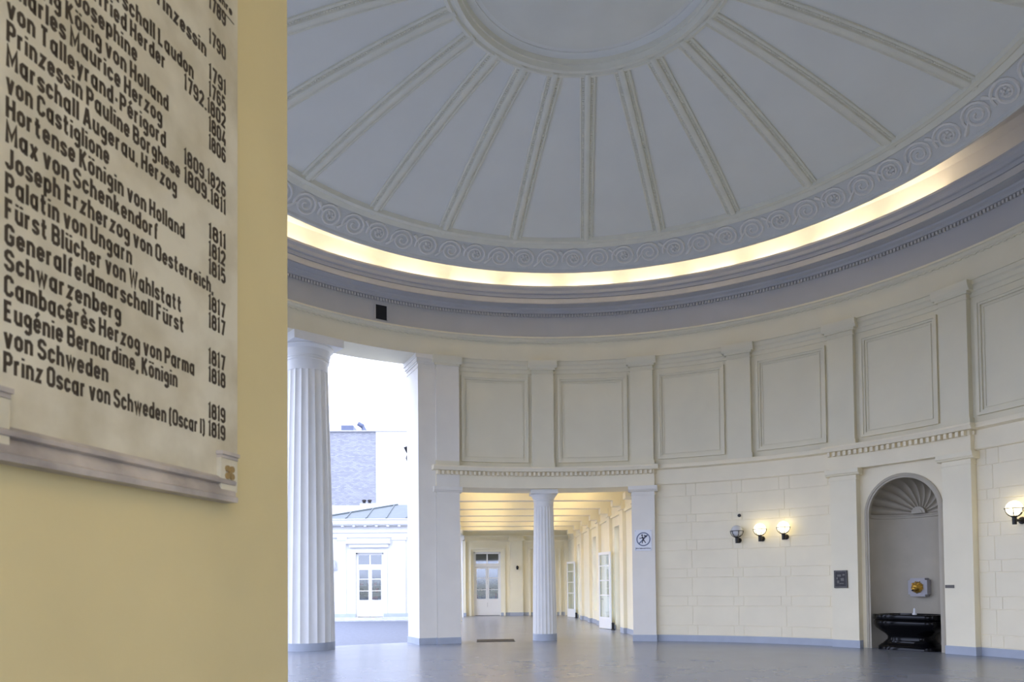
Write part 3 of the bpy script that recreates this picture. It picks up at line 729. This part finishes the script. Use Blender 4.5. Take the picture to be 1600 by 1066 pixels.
# open left side of the corridor: beam on posts (only the last post shows)
b = MB(); b.box(-29.3, -10.4, -3.35, -2.85, 4.35, 4.96); structure('wall_corridor_left_beam', b, M['yellow'], None)
b = MB()
b.box(-28.0, -27.3, -3.35, -2.85, 0, 4.1); b.box(-28.08, -27.22, -3.43, -2.77, 4.1, 4.35); trim(b, M['white'], None)
for x in XB[:5]:
    b = MB(); b.lathe([(.30, 0), (.30, .18), (.28, .18), (.24, 4.1), (.34, 4.25), (.34, 4.35)], (x, -3.1, 0), 24); trim(b, M['white'], 40)
# corridor lamps above, hidden by the beams (warm tubes on the back of each beam)
for i, x in enumerate(XB[:6]):
    for j, (y0, y1) in enumerate(((-2.3, -.9), (.6, 2.0))):
        b = MB(); b.tube([(x+1.1, y0, 4.86), (x+1.1, y1, 4.86)], .03, 8)
        t_ = b.build('trim_lamp', M['tube_warm'], None, 60); t_['kind'] = 'structure'

# near corridor around the camera (ceiling, garden wall, lamps)
b = MB(); b.box(10.7, 18.0, -4.6, 3.6, 4.95, 5.1); structure('ceiling_near', b, M['yellow'], None)
b = MB(); b.box(10.4, 18.0, 3.0, 3.35, 0, 4.96); structure('wall_near_right', b, M['yellow'], None)
for i, x in enumerate((12.3, 15.0)):
    b = MB(); b.tube([(x, -1.6, 4.86), (x, 1.6, 4.86)], .03, 8); t_ = b.build('trim_lamp', M['tube_warm'], None, 60); t_['kind'] = 'structure'

# ------------------------------------------------------------------ globe lamps
def globe_lamp(deg, z, on, label, side=0.0):
    F_ = frame_at(R_WALL, deg); o = tag(empty('globe_lamp', F_(0, 0, z)), label, 'lamp', 'globe lamps on the block wall')
    nv = -.23
    b = MB(); c = F_(0, nv, z); b.sphere(c, .155, 28, 18); b.build('globe', M['globe_on'] if on else M['globe_off'], o, 60)
    b = MB(); rg = .175; pts = [F_(rg*math.cos(2*PI*i/32), nv+rg*math.sin(2*PI*i/32), z-.005) for i in range(32)]
    b.tube(pts, .009, 6, False, True)
    for q in range(6):
        a = PI*q/3+.0
        b.tube([F_(rg*math.cos(a)*math.cos(t), nv+rg*math.sin(a)*math.cos(t), z-.005-rg*math.sin(t)) for t in np.linspace(0, PI/2*.92, 9)], .009, 6)
    b.build('cage', M['iron'], o, 50)
    b = MB(); b.lathe([(.001, -.335), (.042, -.335), (.045, -.19), (.07, -.172), (.075, -.16), (.001, -.16)], c, 16); b.build('holder', M['iron'], o, 40)
    b = MB(); b.tube([F_(0, nv, z-.25), F_(0, -.02, z-.25)], .03, 10); b.build('arm', M['iron'], o, 50)
    b = MB(); b.tube([F_(0, -.045, z-.25), F_(0, -.02, z-.25), F_(0, 0.0, z-.25)], [.055, .075, .075], 18); b.build('wall_rose', M['iron'], o, 40)
    return o
globe_lamp(32.45, 3.07, False, 'unlit grey globe wall lamp, the dark one of the row of three')
globe_lamp(36.15, 3.09, True, 'lit globe wall lamp, middle one of the row of three')
globe_lamp(39.85, 3.11, True, 'lit globe wall lamp, the row of three\'s end nearest the niche')
globe_lamp(72.6, 3.12, True, 'lit globe wall lamp alone on the wall beyond the niche')

# ------------------------------------------------------------------ small wall things
F_ = frame_at(R_WALL, 32.6)
b = MB(); b.tube([F_(0, .0, 3.51), F_(0, -.03, 3.51), F_(0, -.035, 3.51)], [.045, .045, .03], 16); tag(b.build('wall_sensor', M['bronze'], None, 40), 'small round dark sensor on the block wall above the unlit lamp', 'sensor')
CH = .11
def LP(x0, x1, y0, y1, c=CH): return ([(x0, y0+c), (x0, y1-c), (x0+c, y1), (x1-c, y1), (x1, y1-c), (x1, y0+c), (x1-c, y0), (x0+c, y0)], True)
def PT(*p): return (list(p), False)
H_, X_ = 1-.075, .70-.065    # centre lines of cap height and x-height
B_, D_ = .075, -.20          # base line, descender
WC, WL = .40, .33
DOT = lambda x, y: ([(x, y-.055), (x, y+.055)], False)
BOWL = lambda w: LP(0, w, B_, X_)
GL = {
 'A': (WC+.06, [PT((0, 0), (.19, H_), (.27, H_), (.46, 0)), PT((.07, .30), (.39, .30))]),
 'B': (WC, [PT((0, B_), (0, H_), (.28, H_), (.38, H_-.1), (.38, .63), (.30, .53), (0, .53)), PT((.30, .53), (.40, .43), (.40, B_+.1), (.3, B_), (0, B_))]),
 'C': (WC-.02, [PT((.38, .70), (.38, H_-CH), (.27, H_), (CH, H_), (0, H_-CH), (0, B_+CH), (CH, B_), (.27, B_), (.38, B_+CH), (.38, .30))]),
 'E': (WC-.06, [PT((.34, H_), (0, H_), (0, B_), (.34, B_)), PT((0, .52), (.28, .52))]),
 'F': (WC-.06, [PT((.34, H_), (0, H_), (0, 0)), PT((0, .50), (.28, .50))]),
 'G': (WC, [PT((.38, .72), (.38, H_-CH), (.27, H_), (CH, H_), (0, H_-CH), (0, B_+CH), (CH, B_), (.27, B_), (.38, B_+CH), (.38, .46), (.20, .46))]),
 'H': (WC, [PT((0, 0), (0, 1)), PT((.40, 0), (.40, 1)), PT((0, .51), (.40, .51))]),
 'I': (0.0, [PT((0, 0), (0, 1))]),
 'J': (WC-.08, [PT((.30, 1), (.30, B_+CH), (.19, B_), (.09, B_), (0, B_+CH), (0, .26))]),
 'K': (WC, [PT((0, 0), (0, 1)), PT((.38, 1), (.05, .47)), PT((.13, .58), (.40, 0))]),
 'L': (WC-.08, [PT((0, 1), (0, B_), (.32, B_))]),
 'M': (WC+.12, [PT((0, 0), (0, .97), (.26, .30), (.52, .97), (.52, 0))]),
 'O': (WC, [LP(0, .40, B_, H_)]),
 'P': (WC-.02, [PT((0, 0), (0, H_), (.27, H_), (.38, H_-CH), (.38, .57), (.27, .46), (0, .46))]),
 'S': (WC-.02, [PT((.37, .73), (.37, H_-CH), (.26, H_), (CH, H_), (0, H_-CH), (0, .64), (.06, .56), (.32, .44), (.38, .36), (.38, B_+CH), (.27, B_), (CH, B_), (0, B_+CH), (0, .27))]),
 'T': (WC, [PT((0, H_), (.40, H_)), PT((.20, H_), (.20, 0))]),
 'U': (WC, [PT((0, 1), (0, B_+CH), (CH, B_), (.29, B_), (.40, B_+CH), (.40, 1))]),
 'W': (WC+.22, [PT((0, 1), (.155, .04), (.31, .88), (.465, .04), (.62, 1))]),
 'a': (WL+.03, [BOWL(WL), PT((WL, .72), (WL, .04), (WL+.09, .04))]),
 'b': (WL, [BOWL(WL), PT((0, 1), (0, 0))]),
 'c': (WL-.04, [PT((.29, .48), (.29, X_-CH), (.19, X_), (CH, X_), (0, X_-CH), (0, B_+CH), (CH, B_), (.19, B_), (.29, B_+CH), (.29, .24))]),
 'd': (WL, [BOWL(WL), PT((WL, 1), (WL, 0))]),
 'e': (WL, [PT((.03, .36), (.32, .36), (.32, X_-CH), (.21, X_), (CH, X_), (0, X_-CH), (0, B_+CH), (CH, B_), (.21, B_), (.32, B_+CH))]),
 'f': (.22, [PT((.07, 0), (.07, H_-CH), (.16, H_), (.24, H_)), PT((-.03, X_), (.20, X_))]),
 'g': (WL, [LP(0, WL, .17, X_), PT((WL, X_), (WL, D_+CH-.02), (WL-CH, D_), (CH, D_), (.01, D_+.09))]),
 'h': (WL, [PT((0, 0), (0, 1)), PT((0, X_-.05), (.08, X_), (WL-CH, X_), (WL, X_-CH), (WL, 0))]),
 'i': (0.0, [PT((0, 0), (0, .70)), DOT(0, .90)]),
 'k': (WL, [PT((0, 0), (0, 1)), PT((.30, .68), (.04, .33)), PT((.11, .42), (.32, 0))]),
 'l': (0.0, [PT((0, 0), (0, 1))]),
 'm': (.56, [PT((0, 0), (0, .70)), PT((0, X_-.05), (.07, X_), (.20, X_), (.28, X_-.08), (.28, 0)), PT((.28, X_-.06), (.35, X_), (.48, X_), (.56, X_-.08), (.56, 0))]),
 'n': (WL, [PT((0, 0), (0, .70)), PT((0, X_-.05), (.08, X_), (WL-CH, X_), (WL, X_-CH), (WL, 0))]),
 'o': (WL, [BOWL(WL)]),
 'p': (WL, [BOWL(WL), PT((0, .70), (0, -.26))]),
 'r': (.20, [PT((0, 0), (0, .70)), PT((0, X_-.1), (.09, X_), (.22, X_))]),
 's': (WL-.05, [PT((.28, .50), (.28, X_-.07), (.20, X_), (.08, X_), (0, X_-.07), (0, .45), (.06, .39), (.23, .31), (.29, .25), (.29, B_+.07), (.21, B_), (.08, B_), (0, B_+.07), (0, .20))]),
 't': (.27, [PT((.10, .95), (.10, B_+.08), (.17, B_), (.28, B_)), PT((-.05, X_), (.29, X_))]),
 'u': (WL, [PT((0, .70), (0, B_+CH), (CH, B_), (WL-.08, B_), (WL, B_+.06)), PT((WL, .70), (WL, 0))]),
 'v': (WL+.02, [PT((0, .70), (.165, .03), (.185, .03), (.35, .70))]),
 'w': (.54, [PT((0, .70), (.135, .04), (.27, .62), (.405, .04), (.54, .70))]),
 'x': (WL+.02, [PT((0, .70), (.35, 0)), PT((.35, .70), (0, 0))]),
 'y': (WL+.02, [PT((0, .70), (.18, .06)), PT((.35, .70), (.12, -.2), (.02, -.2))]),
 'z': (WL-.02, [PT((0, X_), (.30, X_), (.01, B_), (.32, B_))]),
 '0': (.36, [LP(0, .36, B_, H_)]),
 '1': (.06, [PT((-.03, .86), (.06, .97), (.06, 0))]),
 '2': (.34, [PT((0, .72), (0, H_-CH), (CH, H_), (.23, H_), (.34, H_-CH), (.34, .62), (0, B_+.02), (.36, B_))]),
 '4': (.38, [PT((.24, 1), (0, .27), (.40, .27)), PT((.28, .48), (.28, 0))]),
 '5': (.34, [PT((.33, H_), (.03, H_), (.01, .52), (.08, .58), (.24, .58), (.34, .47), (.34, B_+CH), (.23, B_), (CH, B_), (0, B_+CH))]),
 '6': (.35, [PT((.34, .78), (.34, H_-CH), (.24, H_), (CH, H_), (0, H_-CH), (0, B_+CH), (CH, B_), (.24, B_), (.35, B_+CH), (.35, .44), (.24, .55), (0, .55))]),
 '7': (.34, [PT((0, H_), (.35, H_), (.14, 0))]),
 '8': (.35, [LP(0, .35, B_, .53, .09), LP(.015, .335, .53, H_, .09)]),
 '9': (.35, [PT((.01, .22), (.01, B_+CH), (CH, B_), (.24, B_), (.35, B_+CH), (.35, H_-CH), (.24, H_), (CH, H_), (0, H_-CH), (0, .56), (CH, .45), (.35, .45))]),
 '.': (0.0, [PT((0, -.01), (0, .13))]), ',': (0.02, [PT((.02, .13), (.02, .02), (-.02, -.12))]), '-': (.16, [PT((0, .40), (.16, .40))]),
 '(': (.09, [PT((.12, 1.02), (0, .85), (0, .05), (.12, -.12))]), ')': (.09, [PT((-.03, 1.02), (.09, .85), (.09, .05), (-.03, -.12))]),
}
def accented(base, marks): w_, st = GL[base]; return (w_, st+marks)
GL['é'] = accented('e', [PT((.05, .80), (.27, 1.03))]); GL['è'] = accented('e', [PT((.05, 1.03), (.27, .80))])
GL['ö'] = accented('o', [DOT(.03, .90), DOT(.30, .90)]); GL['ü'] = accented('u', [DOT(.03, .90), DOT(.30, .90)])
SW = .185      # stroke weight
def text_polys(txt, gap=.10, hw=SW/2):
    x = hw; quads = []
    for ch in txt:
        if ch == ' ': x += .20; continue
        wd, strokes = GL[ch]
        for pts, closed in strokes:
            P_ = [Vector((p[0]+x, p[1])) for p in pts]; n = len(P_); lft, rgt = [], []
            for i in range(n):
                d0 = (P_[i]-P_[i-1]) if (i > 0 or closed) else None; d1 = (P_[(i+1) % n]-P_[i]) if (i < n-1 or closed) else None
                d0 = (d0 or d1).normalized(); d1 = (d1 or d0).normalized() if d1 is not None else d0
                n0, n1 = Vector((-d0.y, d0.x)), Vector((-d1.y, d1.x)); m_ = n0+n1
                m_ = m_.normalized() if m_.length > 1e-6 else n0; k = min(hw/max(.3, m_.dot(n0)), hw*1.9)
                lft.append(P_[i]+m_*k); rgt.append(P_[i]-m_*k)
            for i in range(n if closed else n-1):
                j = (i+1) % n; quads.append((rgt[i], rgt[j], lft[j], lft[i]))
        x += wd+SW+gap
    return quads
def put_text(mb, txt, F_, u0, z0, height, n0, n1, width=None, anchor='l'):
    """block lettering from u0 on baseline z0; F_(u, n, z); width squeezes the line"""
    qs = text_polys(txt); xs = [p.x for q in qs for p in q]; x0, x1 = min(xs), max(xs); sc = height; sx_ = (width/(x1-x0)) if width else sc
    off = u0 if anchor == 'l' else (u0-(x1-x0)*sx_ if anchor == 'r' else u0-(x1-x0)*sx_/2)
    for q in qs:
        o = [(off+(p.x-x0)*sx_, z0+p.y*sc) for p in q]
        mb.hexa([F_(o[k][0], n0, o[k][1]) for k in range(4)]+[F_(o[k][0], n1, o[k][1]) for k in range(4)])
# no feeding sign
SF = frame_at(R_PIL, 16.9)
sg = tag(empty('prohibition_sign', SF(0, 0, 2.9)), 'square white sign with a blue ring and black figure, on the pilaster beside the corridor', 'sign')
b = MB(); b.fbox(SF, -.25, .235, -.028, -.008, 2.60, 3.20); b.build('board', M['signwhite'], sg, None)
b = MB(); cz = 2.93
for i in range(40):
    a, c = 2*PI*i/40, 2*PI*(i+1)/40
    b.add([SF(math.cos(q)*rr, nn, cz+math.sin(q)*rr) for nn in (-.0285, -.034) for rr in (.168, .20) for q in (a, c)], [(4, 5, 7, 6), (0, 1, 5, 4), (2, 3, 7, 6)])
q_ = math.radians(-45); dx, dz_ = math.cos(q_), math.sin(q_)
b.prism([(-.17*dx*-1-.011, cz-.17*.707-.011), (-.17*.707+.011+.0, cz-.17*.707-.011)] and [(.17*.707-.012, cz+.17*.707+.012), (.17*.707+.012, cz+.17*.707-.012), (-.17*.707+.012, cz-.17*.707-.012), (-.17*.707-.012, cz-.17*.707+.012)], SF, -.0285, -.0335)
b.build('ring', M['signblue'], sg, None)
b = MB()
def blob(u, z, r, su=1, sz=1): b.prism([(u+r*su*math.cos(2*PI*i/14), z+r*sz*math.sin(2*PI*i/14)) for i in range(14)], SF, -.0285, -.0355)
def limb(p, q, wd):
    d = Vector((q[0]-p[0], q[1]-p[1])); d = d.normalized() if d.length else Vector((1, 0)); x, y = -d.y*wd, d.x*wd
    b.prism([(p[0]+x, p[1]+y), (p[0]-x, p[1]-y), (q[0]-x, q[1]-y), (q[0]+x, q[1]+y)], SF, -.0285, -.0355)
blob(-.035, cz+.115, .026); limb((-.03, cz+.08), (-.005, cz-.01), .02); limb((-.03, cz+.06), (-.055, cz+.03), .011); limb((-.055, cz+.03), (-.115, cz+.028), .011)
limb((-.005, cz-.01), (-.025, cz-.06), .014); limb((-.025, cz-.06), (-.04, cz-.12), .012); limb((0, cz-.01), (.03, cz-.06), .014); limb((.03, cz-.06), (.065, cz-.11), .012)
blob(.065, cz+.085, .038, 1.1, .7); limb((.035, cz+.06), (.005, cz+.02), .014); blob(.03, cz+.115, .014)
b.build('pictogram', M['signblack'], sg, None)
b = MB(); put_text(b, 'Bitte Tauben nicht füttern', SF, -.008, 2.648, .042, -.0285, -.0305, .43, 'c'); b.build('lettering', M['signblack'], sg, None)
for u in (-.225, .21):
    for z in (2.625, 3.175):
        b = MB(); b.prism([(u+.008*math.cos(2*PI*i/8), z+.008*math.sin(2*PI*i/8)) for i in range(8)], SF, -.028, -.033); b.build('screw', M['bronze_hi'], sg, None)
# dark bronze plaque and small plate
PF = frame_at(R_PIL, 48.4)
bp = tag(empty('bronze_tablet', PF(0, 0, 1.71)), 'square dark bronze relief tablet on the pilaster left of the niche', 'tablet')
b = MB(); b.fbox(PF, -.165, .165, -.035, -.004, 1.49, 1.93); b.build('backing', M['bronze'], bp, None)
b = MB(); b.fbox(PF, -.15, .15, -.042, -.034, 1.505, 1.525); b.fbox(PF, -.15, .15, -.042, -.034, 1.895, 1.915); b.fbox(PF, -.15, -.135, -.042, -.034, 1.525, 1.895); b.fbox(PF, .135, .15, -.042, -.034, 1.525, 1.895)
for u, z, ww, hh in ((-.03, 1.80, .05, .05), (.05, 1.70, .045, .07), (-.06, 1.64, .03, .07), (.03, 1.60, .06, .02), (.08, 1.82, .03, .04), (-.085, 1.73, .02, .05)): b.fbox(PF, u-ww, u+ww*.8, -.042, -.034, z-hh*.5, z+hh*.5)
b.build('relief', M['bronze_hi'], bp, None)
PF2 = frame_at(R_PIL, 63.75)
b = MB(); b.fbox(PF2, -.10, .10, -.015, -.002, 1.475, 1.545); tag(b.build('name_plate', M['bronze_hi'], None, None), 'small narrow grey metal plate on the pilaster right of the niche', 'plate')
# vent hole in the fascia
VF = frame_at(9.53, -28.75)
vt = tag(empty('vent_opening', VF(0, 0, 9.17)), 'black rectangular vent in the grey fascia above the open front', 'vent')
b = MB(); b.fbox(VF, -.16, .16, -.03, .02, 8.985, 9.37); b.build('grille', M['dark'], vt, None)
b = MB(); b.fbox(VF, -.19, -.16, -.04, .02, 8.97, 9.40); b.fbox(VF, .16, .19, -.04, .02, 8.97, 9.40); b.fbox(VF, -.16, .16, -.04, .02, 9.37, 9.40); b.build('frame', M['fascia'], vt, None)
# floor grate
gt = tag(empty('floor_grate', (-10.18, -1.45, 0)), 'long narrow dark metal drain grate in the floor at the corridor opening', 'grate')
b = MB(); b.box(-10.58, -9.78, -2.03, -.92, .0, .004); b.build('tray', M['dark'], gt, None)
b = MB()
for y in np.linspace(-2.03, -.94, 28): b.box(-10.57, -9.79, y, y+.02, .004, .012)
b.box(-10.60, -10.57, -2.04, -.91, .0, .014); b.box(-9.79, -9.76, -2.04, -.91, .0, .014)
b.build('bars', M['bronze'], gt, None)

# ------------------------------------------------------------------ memorial plaque
pq = tag(empty('memorial_plaque', J(.75, 0, 2.7)), 'large pale marble plaque with rows of dark lettering on the ochre wall', 'plaque')
PL = lambda u, n, z: J(-u, n, z)      # u runs left to right as read (u = -s)
SL, SR = -1.262, -.341
b = MB(); b.fbox(PL, SL, SR, 0.0, .02, 1.93, 4.05); b.build('slab', M['marble'], pq, None)
b = MB()
prof = [(0, 1.871), (.046, 1.871), (.048, 1.886), (.040, 1.891), (.039, 1.902), (.027, 1.922), (.040, 1.926), (.042, 1.936), (.032, 1.943), (.026, 1.948), (0, 1.948)]
m_ = len(prof)
b.add([PL(SL-.02, n, z) for n, z in prof]+[PL(-.378, n, z) for n, z in prof], [(i, (i+1) % m_, (i+1) % m_+m_, i+m_) for i in range(m_)]+[tuple(range(m_)), tuple(range(m_, 2*m_))])
b.build('ledge', M['grey_marble'], pq, 30)
for s0, s1 in ((SL-.02, -1.174), (-.449, -.366)):
    b = MB(); b.fbox(PL, s0, s1, 0.018, .036, 1.905, 2.004); cb = b.build('corner_block', M['marble'], pq, None)
    b = MB(); b.fbox(PL, s0-.003, s1+.003, .018, .044, 2.014, 2.025); b.fbox(PL, s0, s1, .018, .039, 2.004, 2.014); b.build('block_cap', M['grey_marble'], cb, None)
    b = MB(); uc, zc = (s0+s1)/2, 1.962
    for i in range(4):
        a = PI/4+PI/2*i
        b.prism([(uc+math.cos(a)*.016+.011*math.cos(2*PI*k/10), zc+math.sin(a)*.016+.010*math.sin(2*PI*k/10)) for k in range(10)], PL, .036, .041)
    b.prism([(uc+.007*math.cos(2*PI*k/10), zc+.007*math.sin(2*PI*k/10)) for k in range(10)], PL, .036, .043)
    b.build('rosette', M['gold'] if False else mat('ochre_rosette', (.30, .20, .07), .6), cb, None)
LINES = [(0, 'Prinz Oscar von Schweden (Oscar I)', .507), (1, 'von Schweden', .886), (2, 'Eugénie Bernardine, Königin', .629), (3, 'Cambacérès Herzog von Parma', .556), (4, 'Schwarzenberg', .844), (5, 'Generalfeldmarschall Fürst', .605), (6, 'Fürst Blücher von Wahlstatt', .616), (7, 'Palatin von Ungarn', .807), (8, 'Joseph Erzherzog von Oesterreich,', .467), (9, 'Max von Schenkendorf', .712), (10, 'Hortense Königin von Holland', .60), (11, 'von Castiglione', .887), (12, 'Marschall Augerau, Herzog', .634), (13, 'Prinzessin Pauline Borghese', .621), (14, 'von Talleyrand-Périgord', .68), (15, 'Charles Maurice Herzog', .695), (16, 'Ludwig König von Holland', .67), (17, 'Kaiserin Josephine', .792), (18, 'Johann Gottfried Herder', .686), (19, 'Generalfeldmarschall Laudon', .562)]
YEARS = [(0, '1819', 1), (1, '1819', 1), (3, '1818', 1), (4, '1817', 1), (6, '1817', 1), (7, '1817', 1), (9, '1815', 1), (10, '1812', 1), (11, '1811', 1), (13, '1809.1811', 2), (14, '1809.1826', 2), (16, '1806', 1), (17, '1804', 1), (18, '1792.1802', 2), (19, '1765', 1), (20, '1791', 1), (22, '1790', 1), (24, '1789', 1)]
Z0, DZR, CAPH = 2.0622, .0548, .0445
for i, t_, s_end in LINES:
    b = MB(); put_text(b, t_, PL, -1.176, Z0+DZR*i, CAPH, .019, .0212, 1.176-s_end, 'l'); b.build('inscription_line', M['letter'], pq, None)
b = MB(); put_text(b, 'Prinzessin', PL, -.503, Z0+DZR*21, CAPH, .019, .0212, .245, 'r'); b.build('inscription_line', M['letter'], pq, None)
for i, t_, k in YEARS:
    b = MB(); put_text(b, t_, PL, -.4055, Z0+DZR*i, CAPH+.001, .019, .0212, .085 if k == 1 else .1985, 'r'); b.build('year', M['letter'], pq, None)
b = MB(); put_text(b, 'Jahre', PL, -.372, Z0+DZR*25.1, .026, .019, .0212, .095, 'r'); b.fbox(PL, -.47, -.362, .019, .0212, 3.418, 3.421); b.build('column_heading', M['letter'], pq, None)

# ------------------------------------------------------------------ outside: end pavilion of the wing, buildings beyond
pv = tag(empty('pavilion', (XW-3, -8.5, 0)), 'low white pavilion with a glazed double door and shallow metal roof across the forecourt', 'building')
D0, D1 = -8.80, -7.28
b = MB()
b.box(XW-.35, XW, -10.7, D0, -.02, 5.25); b.box(XW-.35, XW, D0, D1, DZ, 5.25); b.box(XW-.35, XW, D1, -3.31, -.02, 5.25)
b.box(XW-7.5, XW-.35, -10.7, -10.4, -.02, 5.25); b.box(XW-7.5, XW-7.2, -10.4, -3.4, -.02, 5.25)
b.build('wall', M['wall_out'], pv, None)
b = MB()
for y0, y1 in ((-10.7, -10.35), (-9.75, -9.33+.0), (-6.75, -6.06), (-3.9, -3.31)): b.box(XW, XW+.08, y0, y1, 0, 4.25); b.box(XW, XW+.12, y0-.05, y1+.05, 4.25, 4.40)
b.box(XW, XW+.10, -10.7, -3.31, 4.40, 4.66); b.box(XW, XW+.16, -10.75, -3.31, 4.66, 4.70)
b.box(XW, XW+.30, -10.95, -3.31, 5.06, 5.12); b.box(XW-.2, XW+.36, -11.0, -3.31, 5.12, 5.36); b.box(XW-.2, XW+.42, -11.05, -3.31, 5.36, 5.41)
for y in np.arange(-10.8, -3.5, .62): b.box(XW+.05, XW+.28, y, y+.14, 4.98, 5.06)
b.box(XW, XW+.22, -9.3, -6.9, 4.05, 4.28); b.box(XW, XW+.14, -9.15, -7.0, 3.85, 4.05)
b.box(XW, XW+.05, -9.0, D0, 0, DZ+.12); b.box(XW, XW+.05, D1, -7.08, 0, DZ+.12); b.box(XW, XW+.05, D0, D1, DZ, DZ+.12)
b.build('trim_moulding', M['wall_out'], pv, None)
b = MB(); b.box(XW, XW+.10, -10.7, D0, 0, .2); b.box(XW, XW+.10, D1, -3.31, 0, .2); b.build('plinth', M['base'], pv, None)
dr_ = empty('door', (XW, (D0+D1)/2, 0)); dr_.parent = pv; dr_.location = Vector((XW, (D0+D1)/2, 0))-Vector(pv.location)
shop_door(eF, D0, D1, dr_)
b = MB(); b.box(XW-3.2, XW-3.1, -10.2, -6.0, 0, 3.7); b.box(XW-3.2, XW-.36, -10.3, -10.2, 0, 3.7); b.box(XW-3.2, XW-.36, -6, -5.9, 0, 3.7); b.box(XW-3.2, XW-.36, -10.2, -6, 3.7, 3.8); b.box(XW-3.2, XW-.36, -10.2, -6, -.1, 0); b.build('shop_interior', M['shopdark'], pv, None)
shelf(-8.85, -7.2, XW-1.4, 5, 'shop shelf of dark goods seen through the white pavilion door')
b = MB(); b.box(XW, XW+1.0, -16, -3.3, -.15, 0.0); b.box(XW+1.0, XW+1.9, -16, -3.3, -.15, -.08); b.build('steps', M['step'], pv, None)
b = MB()  # hipped sheet roof with standing seams
xe, xr = XW+.42, XW-3.7
b.add([(xe, -11.05, 5.41), (xe, -3.2, 5.41), (XW-7.8, -3.2, 5.41), (XW-7.8, -11.05, 5.41), (xr, -6.9, 6.62), (xr, -3.2, 6.62)], [(0, 1, 5, 4), (2, 3, 4, 5), (3, 0, 4), (1, 2, 5), (0, 1, 2, 3)])
for y in np.arange(-10.4, -3.3, 1.1):
    q = min(1.0, max(.05, (y+11.05)/4.15)); xq, zq = xe+(xr-xe)*q, 5.41+1.21*q
    b.add([(xe, y, 5.41), (xe, y+.05, 5.41), (xq, y+.05, zq), (xq, y, zq), (xe, y, 5.47), (xe, y+.05, 5.47), (xq, y+.05, zq+.06), (xq, y, zq+.06)], [(0, 3, 2, 1), (4, 5, 6, 7), (0, 1, 5, 4), (1, 2, 6, 5), (2, 3, 7, 6), (3, 0, 4, 7)])
b.tube([(xe, -11.05, 5.43), (xr, -6.9, 6.64)], .06, 6)
b.build('roof', M['roofmetal'], pv, None)
o = tag(empty('wall_lamp', (XW+.02, -9.75+.0, 3.0)), 'pale arched wall lamp on the white pavilion left of its door', 'lamp')
b = MB(); b.box(XW+.08, XW+.14, -10.12, -9.84, 2.62, 2.70); b.prism([(-10.08+.0, 2.70), (-9.88, 2.70), (-9.88, 3.05), (-9.91, 3.14), (-9.98, 3.19), (-10.05, 3.14), (-10.08, 3.05)], lambda u, n, z: (XW+n, u, z), .0, .16); b.build('lamp_body', mat('grey_lamp_body', (.45, .46, .48), .5), o, None)

bd = tag(empty('apartment_block', (-62, -13, 0)), 'tall block with a bare grey brick side and a white front, far beyond the pavilion', 'building')
b = MB(); b.box(-75, -60, -24, -11.96, -.5, 16.75); b.build('brick_wall', M['brick'], bd, None)
b = MB(); b.box(-75, -59.9, -11.96, -2.0, -.5, 16.75); b.build('white_wall', M['wall_out'], bd, None)
b = MB(); b.box(-75.2, -59.8, -24.2, -1.9, 16.75, 16.85); b.build('coping', M['step'], bd, None)
o = tag(empty('roof_plant', (-62, -14.9, 16.85)), 'blue grey plant box with a bent exhaust duct on the roof of the brick block', 'roof plant')
b = MB(); b.box(-63, -61, -15.5, -14.3, 16.85, 17.6); b.build('box', M['duct'], o, None)
b = MB(); b.tube([(-62, -13.4, 16.86), (-62, -13.4, 17.3), (-62, -13.6, 17.75), (-62, -14.0, 18.0)], [.28, .28, .25, .22], 12); b.build('duct', M['duct'], o, 50)
b = MB(); b.box(-62, -61.5, -11.4, -10.7, 16.86, 17.05); b.box(-62, -61.5, -12.3, -11.4, 16.98, 17.03); tag(b.build('roof_antenna', M['duct'], None, None), 'small flat grey unit at the roof edge where brick meets white front', 'roof unit')
b = MB(); b.box(-54, -48, -18, -11.6, -.5, 8.27); b.box(-54, -48, -11.6, -4.0, -.5, 8.43)
ab_ = tag(b.build('annex', M['wall_out'], None, None), 'plain white parapet building between the pavilion roof and the brick block', 'building')
for i, y in enumerate((-11.33, -10.88)):
    b = MB(); b.lathe([(.12, 0), (.13, .2), (.18, .22), (.18, .32), (.1, .36), (.02, .36)], (-48.5, y, 8.43), 12)
    tag(b.build('chimney_pot', M['iron'], None, 40), 'small black chimney pot on the white parapet, the %s one' % ('left' if i == 0 else 'right'), 'chimney pot', 'chimney pots on the parapet')
sl = tag(empty('street_lamp', (-42, -7.1, -.15)), 'dark street lamp showing at the edge of the left pillar before the white block', 'street lamp')
b = MB(); b.tube([(-42, -7.1, -.15), (-42, -7.1, 11.3)], .07, 8); b.build('pole', M['duct'], sl, 50)
b = MB(); b.lathe([(.02, 10.7), (.12, 10.8), (.2, 11.0), (.16, 11.2), (.07, 11.3), (.2, 11.5), (.34, 11.8), (.05, 11.95)], (-42, -7.1, 0), 12); b.build('lantern', M['iron'], sl, 40)
